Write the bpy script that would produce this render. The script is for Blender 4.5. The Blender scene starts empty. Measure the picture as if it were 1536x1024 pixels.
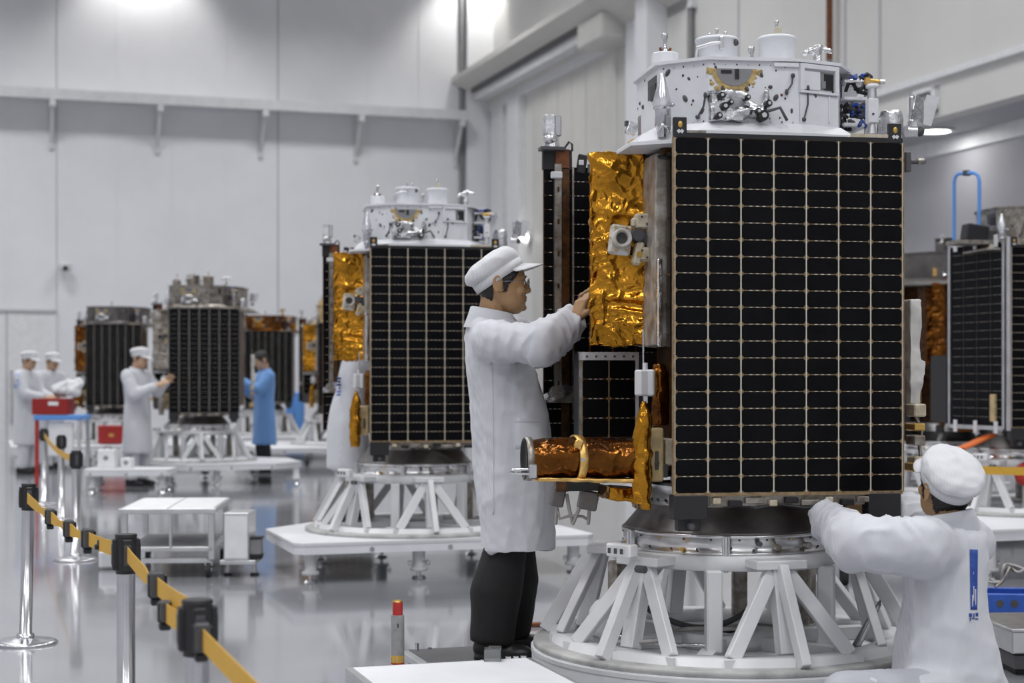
import bpy, bmesh, math, random
import numpy as np
from mathutils import Vector, Matrix, Euler
PI = math.pi
R = math.radians
SC = bpy.context.scene
COL = SC.collection
F_PX, HZ, CAMZ = 2450.0, 568.0, 1.32
random.seed(7)

def P(px, py, d):
    """point at depth d metres seen at pixel (px, py) of the 1536x1024 frame"""
    return Vector(((px - 768) * d / F_PX, d, CAMZ - (py - HZ) * d / F_PX))

# ------------------------------------------------------------------ materials
MATS = {}
def mat(name, col, rough=0.5, metal=0.0, var=0.0, vscale=6.0, bump=0.0, bscale=40.0, spec=0.5, coat=0.0,
        emit=0.0, alpha_t=0.0, col2=None, stretch=None, rvar=0.0, sheen=0.0):
    m = bpy.data.materials.new(name); m.use_nodes = True
    nt = m.node_tree; b = nt.nodes['Principled BSDF']
    b.inputs['Base Color'].default_value = (*col, 1)
    b.inputs['Roughness'].default_value = rough
    b.inputs['Metallic'].default_value = metal
    b.inputs['Specular IOR Level'].default_value = spec
    b.inputs['Coat Weight'].default_value = coat
    b.inputs['Coat Roughness'].default_value = 0.08
    b.inputs['Transmission Weight'].default_value = alpha_t
    b.inputs['Sheen Weight'].default_value = sheen
    if emit:
        b.inputs['Emission Color'].default_value = (*col, 1)
        b.inputs['Emission Strength'].default_value = emit
    tc = nt.nodes.new('ShaderNodeTexCoord'); src = tc.outputs['Object']
    if stretch:
        mp = nt.nodes.new('ShaderNodeMapping'); mp.inputs['Scale'].default_value = stretch
        nt.links.new(src, mp.inputs['Vector']); src = mp.outputs['Vector']
    if var or rvar:
        n = nt.nodes.new('ShaderNodeTexNoise'); n.inputs['Scale'].default_value = vscale
        n.inputs['Detail'].default_value = 5; n.inputs['Roughness'].default_value = 0.6
        nt.links.new(src, n.inputs['Vector'])
        if var:
            rmp = nt.nodes.new('ShaderNodeValToRGB')
            rmp.color_ramp.elements[0].position = 0.35; rmp.color_ramp.elements[1].position = 0.68
            c2 = col2 if col2 else tuple(max(0, c * (1 - var)) for c in col)
            rmp.color_ramp.elements[0].color = (*c2, 1)
            rmp.color_ramp.elements[1].color = (*(col if col2 else tuple(min(1, c * (1 + var)) for c in col)), 1)
            nt.links.new(n.outputs['Fac'], rmp.inputs['Fac'])
            nt.links.new(rmp.outputs['Color'], b.inputs['Base Color'])
        if rvar:
            mr = nt.nodes.new('ShaderNodeMapRange')
            mr.inputs['To Min'].default_value = max(0.02, rough - rvar); mr.inputs['To Max'].default_value = rough + rvar
            nt.links.new(n.outputs['Fac'], mr.inputs['Value']); nt.links.new(mr.outputs['Result'], b.inputs['Roughness'])
    if bump:
        n2 = nt.nodes.new('ShaderNodeTexNoise'); n2.inputs['Scale'].default_value = bscale
        n2.inputs['Detail'].default_value = 4
        nt.links.new(src, n2.inputs['Vector'])
        bp = nt.nodes.new('ShaderNodeBump'); bp.inputs['Strength'].default_value = bump
        bp.inputs['Distance'].default_value = 0.01
        nt.links.new(n2.outputs['Fac'], bp.inputs['Height']); nt.links.new(bp.outputs['Normal'], b.inputs['Normal'])
    MATS[name] = m
    return m

mat('white_paint', (0.66, 0.665, 0.68), 0.42, var=0.06, vscale=5)
mat('white_panel', (0.78, 0.785, 0.80), 0.45, var=0.05, vscale=9)
mat('deck_white', (0.74, 0.75, 0.78), 0.5, var=0.04, vscale=4)
mat('plastic_white', (0.72, 0.73, 0.76), 0.5, var=0.04, vscale=12)
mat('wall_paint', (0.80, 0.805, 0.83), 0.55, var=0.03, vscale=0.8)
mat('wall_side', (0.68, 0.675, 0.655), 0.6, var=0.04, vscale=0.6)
mat('wall_niche_shaded', (0.45, 0.45, 0.48), 0.6, var=0.05, vscale=0.7)  # darker than the side wall: shade under the overhang put into the colour
mat('beam_paint', (0.60, 0.59, 0.56), 0.55, var=0.05, vscale=1.2)
mat('seam', (0.50, 0.50, 0.52), 0.6)
mat('seam_light', (0.80, 0.80, 0.82), 0.5)
mat('ceiling_paint', (0.6, 0.6, 0.6), 0.7)
mat('cell', (0.0035, 0.0036, 0.0045), 0.3, spec=0.1, var=0.35, vscale=7)
mat('cell_far', (0.004, 0.004, 0.005), 0.35, spec=0.06)
mat('cell_frame', (0.34, 0.26, 0.15), 0.5, metal=0.2, var=0.3, vscale=60, col2=(0.19, 0.12, 0.055))
mat('cell_bus', (0.62, 0.59, 0.52), 0.45, metal=0.2)
mat('cell_tab', (0.30, 0.19, 0.08), 0.5, metal=0.4)
mat('kapton', (0.13, 0.055, 0.016), 0.3, metal=0.5, var=0.5, vscale=25, col2=(0.035, 0.018, 0.01))
mat('rim_grey', (0.42, 0.42, 0.41), 0.5, var=.25, vscale=8)
mat('white_wrap', (0.6, 0.59, 0.56), 0.45, var=.2, vscale=10)
mat('gold_foil', (0.47, 0.215, 0.022), 0.15, metal=1.0, var=0.3, vscale=7, bump=0.25, bscale=45, rvar=0.08)
mat('side_wrap', (0.50, 0.48, 0.45), 0.4, metal=0.25, var=0.4, vscale=14, col2=(0.22, 0.17, 0.12), bump=.3, bscale=40)
mat('gold_foil_pale', (0.74, 0.47, 0.15), 0.35, metal=0.9, var=0.3, vscale=14, bump=0.4, bscale=60)
mat('amber_foil', (0.23, 0.085, 0.013), 0.16, metal=0.95, var=0.5, vscale=9, bump=0.3, bscale=40, col2=(0.09, 0.032, 0.008))
mat('tan_paint', (0.55, 0.42, 0.22), 0.5, metal=0.2, var=0.2, vscale=20)
mat('rust', (0.18, 0.06, 0.02), 0.5, metal=0.3, var=0.5, vscale=20)
mat('stain', (0.50, 0.36, 0.14), 0.55, var=0.4, vscale=30)
mat('silver_foil', (0.72, 0.72, 0.73), 0.22, metal=1.0, var=0.3, vscale=18, bump=0.5, bscale=50)
mat('aluminium', (0.66, 0.66, 0.67), 0.3, metal=1.0, var=0.1, vscale=10, bump=0.05, bscale=80)
mat('aluminium_worn', (0.46, 0.44, 0.41), 0.38, metal=0.8, var=0.45, vscale=22, col2=(0.20, 0.17, 0.13))
mat('titanium_dark', (0.16, 0.15, 0.145), 0.38, metal=0.7, var=0.3, vscale=5)
mat('steel', (0.58, 0.58, 0.60), 0.22, metal=1.0)
mat('steel_cart', (0.62, 0.63, 0.64), 0.35, metal=0.85, var=0.08, vscale=6)
mat('instrument_white', (0.72, 0.72, 0.70), 0.5, var=0.3, vscale=16, col2=(0.40, 0.36, 0.28))
mat('tan_white', (0.62, 0.57, 0.46), 0.5, var=0.3, vscale=30, col2=(0.40, 0.33, 0.22))
mat('black', (0.010, 0.010, 0.011), 0.45)
mat('black_plastic', (0.016, 0.016, 0.018), 0.4)
mat('rubber', (0.02, 0.02, 0.02), 0.7)
mat('dark_grey', (0.07, 0.07, 0.075), 0.5, var=0.15)
mat('grey', (0.25, 0.25, 0.26), 0.5, var=0.1)
mat('grey_post', (0.30, 0.30, 0.30), 0.5, var=0.15, vscale=20)
mat('blue', (0.03, 0.08, 0.42), 0.45)
mat('blue_print', (0.025, 0.075, 0.33), 0.6, var=0.2, vscale=80)
mat('blue_light', (0.12, 0.32, 0.75), 0.5)
mat('blue_plastic', (0.025, 0.10, 0.45), 0.4, var=0.15)
mat('red', (0.42, 0.025, 0.02), 0.45, var=0.2, vscale=10)
mat('red_dark', (0.30, 0.012, 0.010), 0.5)
mat('orange', (0.65, 0.14, 0.02), 0.5)
mat('yellow_belt', (0.70, 0.40, 0.045), 0.6, var=0.06, vscale=60)
mat('brass', (0.65, 0.42, 0.12), 0.35, metal=0.9)
mat('skin', (0.385, 0.228, 0.112), 0.5, var=0.08, vscale=30)
mat('skin_pale', (0.52, 0.33, 0.21), 0.5, var=0.06, vscale=30)
mat('lip', (0.34, 0.14, 0.095), 0.45)
mat('hair', (0.010, 0.009, 0.009), 0.5, bump=0.4, bscale=160)
mat('eye_white', (0.7, 0.68, 0.65), 0.2)
mat('trouser_black', (0.011, 0.011, 0.012), 0.85, var=0.15, vscale=9, bump=0.1, bscale=60)
mat('trouser_grey', (0.45, 0.46, 0.50), 0.85, var=0.1)
mat('glasses_metal', (0.3, 0.3, 0.31), 0.3, metal=0.9)
mat('lens_glass', (0.95, 0.97, 0.98), 0.03, alpha_t=1.0)
mat('clear_plastic', (0.93, 0.95, 0.96), 0.06, alpha_t=0.95)
mat('nozzle', (0.70, 0.71, 0.74), 0.18, metal=0.8, var=0.15, vscale=14)
mat('lamp_glow', (1.0, 0.97, 0.92), 0.5, emit=9.0)
mat('cable', (0.35, 0.34, 0.32), 0.45)
mat('cable_blue', (0.03, 0.07, 0.30), 0.4)

def coat_mat(name, col, freq, sheen=0.2):
    m = bpy.data.materials.new(name); m.use_nodes = True
    nt = m.node_tree; b = nt.nodes['Principled BSDF']
    b.inputs['Roughness'].default_value = 0.8
    b.inputs['Specular IOR Level'].default_value = 0.25
    b.inputs['Sheen Weight'].default_value = sheen
    tc = nt.nodes.new('ShaderNodeTexCoord')
    w = nt.nodes.new('ShaderNodeTexWave'); w.wave_type = 'BANDS'; w.bands_direction = 'DIAGONAL'
    mp = nt.nodes.new('ShaderNodeMapping'); mp.inputs['Scale'].default_value = (1, 0.6, 0.02)
    nt.links.new(tc.outputs['Object'], mp.inputs['Vector']); nt.links.new(mp.outputs['Vector'], w.inputs['Vector'])
    w.inputs['Scale'].default_value = freq; w.inputs['Distortion'].default_value = 1.2; w.inputs['Detail'].default_value = 1
    mx = nt.nodes.new('ShaderNodeMix'); mx.data_type = 'RGBA'
    mx.inputs[6].default_value = (*[c * 0.93 for c in col], 1); mx.inputs[7].default_value = (*col, 1)
    nt.links.new(w.outputs['Fac'], mx.inputs[0]); nt.links.new(mx.outputs[2], b.inputs['Base Color'])
    n = nt.nodes.new('ShaderNodeTexNoise'); n.inputs['Scale'].default_value = 7; n.inputs['Detail'].default_value = 2.5
    n.noise_type = 'RIDGED_MULTIFRACTAL'
    mp2 = nt.nodes.new('ShaderNodeMapping'); mp2.inputs['Scale'].default_value = (1, 1, .4); mp2.inputs['Rotation'].default_value = (.3, .25, 0)
    nt.links.new(tc.outputs['Object'], mp2.inputs['Vector']); nt.links.new(mp2.outputs['Vector'], n.inputs['Vector'])
    bp = nt.nodes.new('ShaderNodeBump'); bp.inputs['Strength'].default_value = 0.45; bp.inputs['Distance'].default_value = 0.012
    nt.links.new(n.outputs['Fac'], bp.inputs['Height']); nt.links.new(bp.outputs['Normal'], b.inputs['Normal'])
    MATS[name] = m
coat_mat('coat_white', (0.62, 0.63, 0.67), 95)
coat_mat('coat_blue', (0.16, 0.33, 0.66), 95)
coat_mat('cap_white', (0.67, 0.675, 0.70), 60)

# ------------------------------------------------------------------ mesh builder
class MB:
    def __init__(self, *mats):
        self.v = []; self.f = []; self.mi = []; self.sm = []
        self.mats = list(mats)
    def add(self, verts, faces, mi=0, smooth=False):
        o = len(self.v)
        self.v.extend(tuple(v) for v in verts)
        for f in faces:
            self.f.append(tuple(i + o for i in f)); self.mi.append(mi); self.sm.append(smooth)
        return self
    def box(self, c, s, rot=None, mi=0, ch=0.0):
        """box of full size s centred at c; rot = Matrix or z angle; ch = chamfer of the edges"""
        hx, hy, hz = s[0] / 2, s[1] / 2, s[2] / 2
        if rot is None: M = Matrix.Identity(3)
        elif isinstance(rot, (int, float)): M = Matrix.Rotation(rot, 3, 'Z')
        else: M = rot
        c = Vector(c)
        ch = min(ch, hx * .49, hy * .49, hz * .49)
        if ch <= 0:
            vs = [c + M @ Vector((sx * hx, sy * hy, sz * hz)) for sz in (-1, 1) for sy in (-1, 1) for sx in (-1, 1)]
            return self.add(vs, [(0, 2, 3, 1), (4, 5, 7, 6), (0, 1, 5, 4), (2, 6, 7, 3), (0, 4, 6, 2), (1, 3, 7, 5)], mi)
        bm = bmesh.new()
        bmesh.ops.create_cube(bm, size=1)
        for v in bm.verts: v.co = Vector((v.co.x * 2 * hx, v.co.y * 2 * hy, v.co.z * 2 * hz))
        bmesh.ops.bevel(bm, geom=list(bm.edges), offset=ch, segments=1, profile=0.5, affect='EDGES')
        bm.verts.index_update()
        vs = [c + M @ v.co for v in bm.verts]; fs = [[v.index for v in f.verts] for f in bm.faces]
        bm.free()
        return self.add(vs, fs, mi)
    def boxab(self, a, b, mi=0, ch=0.0):
        a = Vector(a); b = Vector(b)
        return self.box((a + b) / 2, [abs(x) for x in (b - a)], None, mi, ch)
    def beam(self, a, b, w, h, mi=0, up=(0, 0, 1), ch=0.0):
        """rectangular bar from a to b, w wide sideways, h along up"""
        a = Vector(a); b = Vector(b); d = (b - a); L = d.length
        z = d.normalized(); u = Vector(up)
        x = u.cross(z)
        if x.length < 1e-4: x = Vector((1, 0, 0)).cross(z)
        x.normalize(); y = z.cross(x)
        M = Matrix((x, y, z)).transposed()
        return self.box((a + b) / 2, (w, h, L), M, mi, ch)
    def cyl(self, a, b, r0, r1=None, seg=20, mi=0, caps=True, smooth=True):
        r1 = r0 if r1 is None else r1
        a = Vector(a); b = Vector(b); z = (b - a).normalized()
        x = z.orthogonal().normalized(); y = z.cross(x)
        vs = []
        for (c, r) in ((a, r0), (b, r1)):
            for i in range(seg):
                t = 2 * PI * i / seg
                vs.append(c + (x * math.cos(t) + y * math.sin(t)) * r)
        self.add(vs, [(i, (i + 1) % seg, seg + (i + 1) % seg, seg + i) for i in range(seg)], mi, smooth)
        if caps:
            self.add(vs[:seg], [tuple(reversed(range(seg)))], mi)
            self.add(vs[seg:], [tuple(range(seg))], mi)
        return self
    def lathe(self, prof, c=(0, 0, 0), seg=32, mi=0, axis='Z', closed=False, smooth=True, M=None, a0=0, a1=2 * PI):
        """prof: list of (r, z)"""
        c = Vector(c)
        if M is None:
            M = Matrix.Identity(3)
            if axis == 'X': M = Matrix.Rotation(PI / 2, 3, 'Y')
            if axis == 'Y': M = Matrix.Rotation(-PI / 2, 3, 'X')
        full = abs(a1 - a0 - 2 * PI) < 1e-6
        n = seg if full else seg + 1
        vs = [c + M @ Vector((r * math.cos(a0 + (a1 - a0) * i / seg), r * math.sin(a0 + (a1 - a0) * i / seg), z)) for (r, z) in prof for i in range(n)]
        fs = []
        m = len(prof)
        for j in range(m if closed else m - 1):
            j2 = (j + 1) % m
            for i in range(seg):
                i2 = (i + 1) % n
                fs.append((j * n + i, j * n + i2, j2 * n + i2, j2 * n + i))
        return self.add(vs, fs, mi, smooth)
    def tube(self, pts, r, seg=8, mi=0, caps=True):
        pts = [Vector(p) for p in pts]; n = len(pts)
        rr = r if isinstance(r, (list, tuple)) else [r] * n
        vs = []; px = None
        for k, p in enumerate(pts):
            z = (pts[min(k + 1, n - 1)] - pts[max(k - 1, 0)]).normalized()
            x = (px - z * px.dot(z)) if px is not None else z.orthogonal()
            if x.length < 1e-5: x = z.orthogonal()
            x.normalize(); px = x; y = z.cross(x)
            for i in range(seg):
                t = 2 * PI * i / seg
                vs.append(p + (x * math.cos(t) + y * math.sin(t)) * rr[k])
        fs = [(k * seg + i, k * seg + (i + 1) % seg, (k + 1) * seg + (i + 1) % seg, (k + 1) * seg + i) for k in range(n - 1) for i in range(seg)]
        self.add(vs, fs, mi, True)
        if caps:
            self.add(vs[:seg], [tuple(reversed(range(seg)))], mi); self.add(vs[-seg:], [tuple(range(seg))], mi)
        return self
    def prism(self, poly, z0, z1, mi=0, smooth=False, poly2=None):
        n = len(poly); p2 = poly2 or poly
        vs = [(x, y, z0) for x, y in poly] + [(x, y, z1) for x, y in p2]
        fs = [tuple(reversed(range(n))), tuple(range(n, 2 * n))]
        fs += [(i, (i + 1) % n, n + (i + 1) % n, n + i) for i in range(n)]
        return self.add(vs, fs, mi, smooth)
    def ell(self, c, r, rot=None, mi=0, seg=16, rings=10):
        c = Vector(c); r = (r, r, r) if isinstance(r, (int, float)) else r
        M = rot if rot is not None else Matrix.Identity(3)
        vs = [c + M @ Vector((0, 0, r[2]))]
        for j in range(1, rings):
            a = PI * j / rings
            for i in range(seg):
                t = 2 * PI * i / seg
                vs.append(c + M @ Vector((r[0] * math.sin(a) * math.cos(t), r[1] * math.sin(a) * math.sin(t), r[2] * math.cos(a))))
        vs.append(c + M @ Vector((0, 0, -r[2])))
        fs = [(0, 1 + i, 1 + (i + 1) % seg) for i in range(seg)]
        for j in range(rings - 2):
            a = 1 + j * seg
            fs += [(a + i, a + seg + i, a + seg + (i + 1) % seg, a + (i + 1) % seg) for i in range(seg)]
        l = len(vs) - 1; a = l - seg
        fs += [(a + i, l, a + (i + 1) % seg) for i in range(seg)]
        return self.add(vs, fs, mi, True)
    def cap(self, a, b, r0, r1=None, seg=14):
        """tapered capsule"""
        r1 = r0 if r1 is None else r1
        self.cyl(a, b, r0, r1, seg); self.ell(a, r0, None, 0, seg, 8); self.ell(b, r1, None, 0, seg, 8)
        return self
    def loft(self, rings, mi=0, smooth=True, caps=True):
        n = len(rings[0]); vs = [Vector(v) for r in rings for v in r]
        fs = [(k * n + i, k * n + (i + 1) % n, (k + 1) * n + (i + 1) % n, (k + 1) * n + i) for k in range(len(rings) - 1) for i in range(n)]
        if caps: fs += [tuple(reversed(range(n))), tuple(range((len(rings) - 1) * n, len(rings) * n))]
        return self.add(vs, fs, mi, smooth)
    def mesh(self, name):
        me = bpy.data.meshes.new(name)
        me.from_pydata(self.v, [], self.f)
        for m in self.mats: me.materials.append(MATS[m])
        me.polygons.foreach_set('material_index', self.mi)
        me.polygons.foreach_set('use_smooth', self.sm)
        me.update()
        return me
    def build(self, name, parent=None, label=None, loc=None, rz=None):
        bm = bmesh.new(); me = self.mesh(name); bm.from_mesh(me)
        bmesh.ops.recalc_face_normals(bm, faces=bm.faces); bm.to_mesh(me); bm.free()
        return link(name, me, parent, label, loc, rz)

def link(name, me, parent=None, label=None, loc=None, rz=None):
    o = bpy.data.objects.new(name, me); COL.objects.link(o)
    if parent is not None: o.parent = parent
    if loc is not None: o.location = loc
    if rz is not None: o.rotation_euler = (0, 0, rz)
    if label: o['label'] = label
    return o
def empty(name, loc, rz=0):
    o = link(name, None); o.location = loc; o.rotation_euler = (0, 0, rz); o.empty_display_size = 0.1
    return o
def tag(o, label, cat, group=None, kind=None):
    o['label'] = label; o['category'] = cat
    if group: o['group'] = group
    if kind: o['kind'] = kind
    return o
def struct(o): o['kind'] = 'structure'; return o
def kids(o): return [c for c in bpy.data.objects if c.parent == o]
def copy_tree(o, skip=(), swap=None, parent=None):
    """copy of a thing with its parts and their sub-parts (mesh data shared); swap: material name -> material name"""
    c = o.copy(); COL.objects.link(c); c.parent = parent
    if swap and c.type == 'MESH':
        for s in c.material_slots:
            if s.material and s.material.name in swap:
                w = MATS[swap[s.material.name]]; s.link = 'OBJECT'; s.material = w
    for ch in o.children:
        if any(ch.name.split('.')[0] == k for k in skip): continue
        copy_tree(ch, skip, swap, c)
    return c

# ------------------------------------------------------------------ soft shapes
_rng = np.random.RandomState(3)
def np_noise(p, scale, seed=0, n=10):
    """smooth pseudo noise in about -1..1, summed sines"""
    rg = np.random.RandomState(seed); p = np.asarray(p) * scale; out = np.zeros(len(p))
    for k in range(n):
        d = rg.normal(size=3); d /= np.linalg.norm(d)
        out += np.sin(p @ d * rg.uniform(0.6, 1.7) * 2 * PI + rg.uniform(0, 2 * PI))
    return out / math.sqrt(n) * 0.9
def crease(p, scale, seed=0, n=5):
    """sharp ridged folds 0..1"""
    rg = np.random.RandomState(seed); q = np.asarray(p) * scale
    warp = np.stack([np_noise(q, 0.45, seed + 10 + i) for i in range(3)], 1) * 0.55
    q = q + warp; out = np.zeros(len(q)); tot = 0
    for k in range(n):
        d = rg.normal(size=3); d /= np.linalg.norm(d); f = rg.uniform(0.5, 1.4); a = 1 / (0.6 + f)
        t = q @ d * f + rg.uniform(0, 1)
        out += a * (1 - np.abs(2 * (t - np.floor(t)) - 1)) ** 2.2; tot += a
    return out / tot
def soft(mb, voxel, smooth=4, fac=0.5):
    """union of the pieces of mb as one continuous surface"""
    me = mb.mesh('tmp'); o = bpy.data.objects.new('tmp', me); COL.objects.link(o)
    r = o.modifiers.new('r', 'REMESH'); r.mode = 'VOXEL'; r.voxel_size = voxel; r.use_smooth_shade = True
    if smooth:
        s = o.modifiers.new('s', 'SMOOTH'); s.iterations = smooth; s.factor = fac
    dg = bpy.context.evaluated_depsgraph_get(); dg.update()
    out = bpy.data.meshes.new_from_object(o.evaluated_get(dg))
    bpy.data.objects.remove(o); bpy.data.meshes.remove(me)
    out.materials.clear()
    return out
def get_co(me):
    a = np.empty(len(me.vertices) * 3); me.vertices.foreach_get('co', a); return a.reshape(-1, 3)
def get_no(me):
    a = np.empty(len(me.vertices) * 3); me.vertices.foreach_get('normal', a); return a.reshape(-1, 3)
def set_co(me, a):
    me.vertices.foreach_set('co', np.ascontiguousarray(a).ravel()); me.update()
def finish(me, name, mats, parent=None, label=None, smooth=True):
    me.name = name
    for m in mats: me.materials.append(MATS[m])
    me.polygons.foreach_set('use_smooth', [smooth] * len(me.polygons))
    return link(name, me, parent, label)
def foil(mb, voxel, amp, scale, name, m, parent, seed=0, label=None, fine=0.35):
    me = soft(mb, voxel, 1)
    co = get_co(me); no = get_no(me)
    d = amp * (crease(co, scale, seed) - 0.5) + amp * fine * (crease(co, scale * 2.7, seed + 50) - 0.5)
    set_co(me, co + no * d[:, None])
    return finish(me, name, [m], parent, label)
# ------------------------------------------------------------------ camera
cam = bpy.data.cameras.new('camera'); co_ = bpy.data.objects.new('camera', cam); COL.objects.link(co_)
co_.location = (0, 0, CAMZ); co_.rotation_euler = (PI / 2, 0, 0)
cam.sensor_width = 36; cam.lens = 36 * F_PX / 1536; cam.shift_y = (HZ - 512) / 1536
cam.clip_end = 200
cam.dof.use_dof = True; cam.dof.focus_distance = 6.3; cam.dof.aperture_fstop = 2.9
SC.camera = co_

# ------------------------------------------------------------------ room: axes follow the hall
A18 = R(18.2)
UB = Vector((math.cos(A18), math.sin(A18), 0))        # along the far wall, to the right
UR = Vector((math.sin(A18), -math.cos(A18), 0))       # along the right wall, towards the camera
NR = Vector((-math.cos(A18), -math.sin(A18), 0))      # right wall, into the hall
NB = UR                                               # far wall, into the hall
CORN = Vector((-0.51, 38.4, 0))
HTOP = 11.5
def wallpt(t, p, z):                                  # on the right wall: t m from the corner, p m into the hall
    v = CORN + UR * t + NR * p; return Vector((v.x, v.y, z))
def backpt(t, p, z):                                  # on the far wall: t m left of the corner
    v = CORN - UB * t + NB * p; return Vector((v.x, v.y, z))
def wall_t(px, p=0.0):                                # where the column px meets the right wall's plane
    o = CORN + NR * p; k = (px - 768) / F_PX
    return (k * o.y - o.x) / (UR.x - k * UR.y)
def back_t(px, p=0.0):
    o = CORN + NB * p; k = (px - 768) / F_PX
    return (k * o.y - o.x) / (-UB.x + k * UB.y)
def zat(pt, py): return CAMZ + (HZ - py) * pt.y / F_PX
RM = Matrix((UB, -UR, Vector((0, 0, 1)))).transposed()    # box axes: x along far wall, y away, z up

def hallbox(mb, c, s, mi=0, ch=0): return mb.box(c, s, RM, mi, ch)

# floor
m = bpy.data.materials.new('floor_epoxy'); m.use_nodes = True; nt = m.node_tree; b = nt.nodes['Principled BSDF']
b.inputs['Specular IOR Level'].default_value = 0.9; b.inputs['Coat Weight'].default_value = .6; b.inputs['Coat Roughness'].default_value = .07
tc = nt.nodes.new('ShaderNodeTexCoord')
n1 = nt.nodes.new('ShaderNodeTexNoise'); n1.inputs['Scale'].default_value = 0.9; n1.inputs['Detail'].default_value = 6
nt.links.new(tc.outputs['Object'], n1.inputs['Vector'])
cr = nt.nodes.new('ShaderNodeValToRGB'); cr.color_ramp.elements[0].position = 0.3; cr.color_ramp.elements[1].position = 0.75
cr.color_ramp.elements[0].color = (0.25, 0.255, 0.28, 1); cr.color_ramp.elements[1].color = (0.33, 0.335, 0.36, 1)
nt.links.new(n1.outputs['Fac'], cr.inputs['Fac']); nt.links.new(cr.outputs['Color'], b.inputs['Base Color'])
mr = nt.nodes.new('ShaderNodeMapRange'); mr.inputs['To Min'].default_value = 0.08; mr.inputs['To Max'].default_value = 0.2
n2 = nt.nodes.new('ShaderNodeTexNoise'); n2.inputs['Scale'].default_value = 2.2; n2.inputs['Detail'].default_value = 3
nt.links.new(tc.outputs['Object'], n2.inputs['Vector'])
nt.links.new(n2.outputs['Fac'], mr.inputs['Value']); nt.links.new(mr.outputs['Result'], b.inputs['Roughness'])
n3 = nt.nodes.new('ShaderNodeTexNoise'); n3.inputs['Scale'].default_value = 1.6; n3.inputs['Detail'].default_value = 1
nt.links.new(tc.outputs['Object'], n3.inputs['Vector'])
bp = nt.nodes.new('ShaderNodeBump'); bp.inputs['Strength'].default_value = 0.25; bp.inputs['Distance'].default_value = 0.01
nt.links.new(n3.outputs['Fac'], bp.inputs['Height']); nt.links.new(bp.outputs['Normal'], b.inputs['Normal'])
MATS['floor_epoxy'] = m

W, D = 24.0, 46.0          # hall size along the far wall / along the right wall
def slab(name, c, s, mt):
    mb = MB(mt); hallbox(mb, c, s); return struct(mb.build(name))
mid = CORN - UB * (W / 2) + UR * (D / 2)
slab('floor', (mid.x, mid.y, -0.1), (W + 6, D + 1, 0.2), 'floor_epoxy')
slab('ceiling', (mid.x, mid.y, HTOP + 0.1), (W + 6, D + 1, 0.2), 'ceiling_paint')
lw = CORN - UB * (W + 0.1) + UR * (D / 2)
slab('wall_left', (lw.x, lw.y, HTOP / 2), (0.2, D, HTOP), 'wall_paint')
fw = CORN - UB * (W / 2) + UR * (D + 0.1)
slab('wall_front', (fw.x, fw.y, HTOP / 2), (W + 6, 0.2, HTOP), 'wall_paint')

# far wall with its panel joints
mb = MB('wall_paint', 'seam', 'seam_light')
c = CORN - UB * (W / 2 - 1.5) - NB * 0.1
hallbox(mb, (c.x, c.y, HTOP / 2), (W + 3, 0.2, HTOP))
for px_, w_, mi_ in ((12, .03, 2), (85, .022, 1), (175, .03, 2), (258, .03, 2), (338, .025, 2), (417, .035, 1), (497, .03, 2), (552, .03, 2), (629, .03, 2)):
    q = backpt(back_t(px_), 0.004, HTOP / 2)
    z0 = 0.2 if mi_ == 2 else 0.1
    hallbox(mb, q, (w_, 0.012, HTOP - z0), mi_)
struct(mb.build('wall_back'))
# dark conduit and pilaster beside the corner
mb = MB('grey')
q = backpt(back_t(691), 0.06, HTOP / 2); mb.cyl((q.x, q.y, 0.1), (q.x, q.y, HTOP), 0.055, seg=10)
struct(mb.build('trim_1'))
mb = MB('wall_paint'); t0, t1 = back_t(697), back_t(737)
q = backpt((t0 + t1) / 2 - 0.3, 0.12, HTOP / 2); hallbox(mb, q, (abs(t1 - t0) + 0.6, 0.24, HTOP))
struct(mb.build('trim_2'))
# baseboard
mb = MB('white_panel'); q = backpt(W / 2, 0.03, 0.09); hallbox(mb, q, (W, 0.04, 0.18)); struct(mb.build('baseboard_back'))
# ledge carried by brackets
zl = zat(backpt(back_t(345), 0.7, 0), 147)
tl = back_t(690)
led = MB('white_paint', 'wall_paint')
q = backpt(tl + 7.5, 0.35, zl - 0.06); hallbox(led, q, (15, 0.7, 0.12))
q = backpt(tl + 7.5, 0.68, zl - 0.11); hallbox(led, q, (15, 0.05, 0.22), 0)
ledge = struct(led.build('trim_3'))
for px_ in (77, 236, 391, 533, 682):
    br = MB('white_paint'); q = backpt(back_t(px_), 0, 0)
    hallbox(br, (q.x + NB.x * .6, q.y + NB.y * .6, zl - 0.21), (0.13, 0.2, 0.3))
    a = Vector((q.x, q.y, zl - 1.1)); b_ = Vector((q.x, q.y, zl - 0.2)) + NB * 0.62
    br.beam(a, b_, 0.07, 0.07)
    hallbox(br, (q.x + NB.x * .03, q.y + NB.y * .03, zl - 0.65), (0.1, 0.06, 1.1))
    br.build('bracket', ledge)
# tall white door at the left end of the far wall
mb = MB('white_panel', 'seam')
t0 = back_t(85); dz = zat(backpt(back_t(40), 0.02, 0), 466)
q = backpt(t0 + 2.2, 0.03, dz / 2); hallbox(mb, q, (4.4, 0.06, dz))
q = backpt(t0 + 2.2, 0.05, dz); hallbox(mb, q, (4.4, 0.09, 0.05), 1)
q = backpt(back_t(10), 0.05, dz / 2); hallbox(mb, q, (0.035, 0.04, dz), 1)
door = struct(mb.build('door_1'))
mb = MB('aluminium'); q = backpt(back_t(17), 0.14, 0.8); mb.cyl((q.x, q.y, 0.35), (q.x, q.y, 1.5), 0.03, seg=8)
mb.build('door_handle', door)
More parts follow.
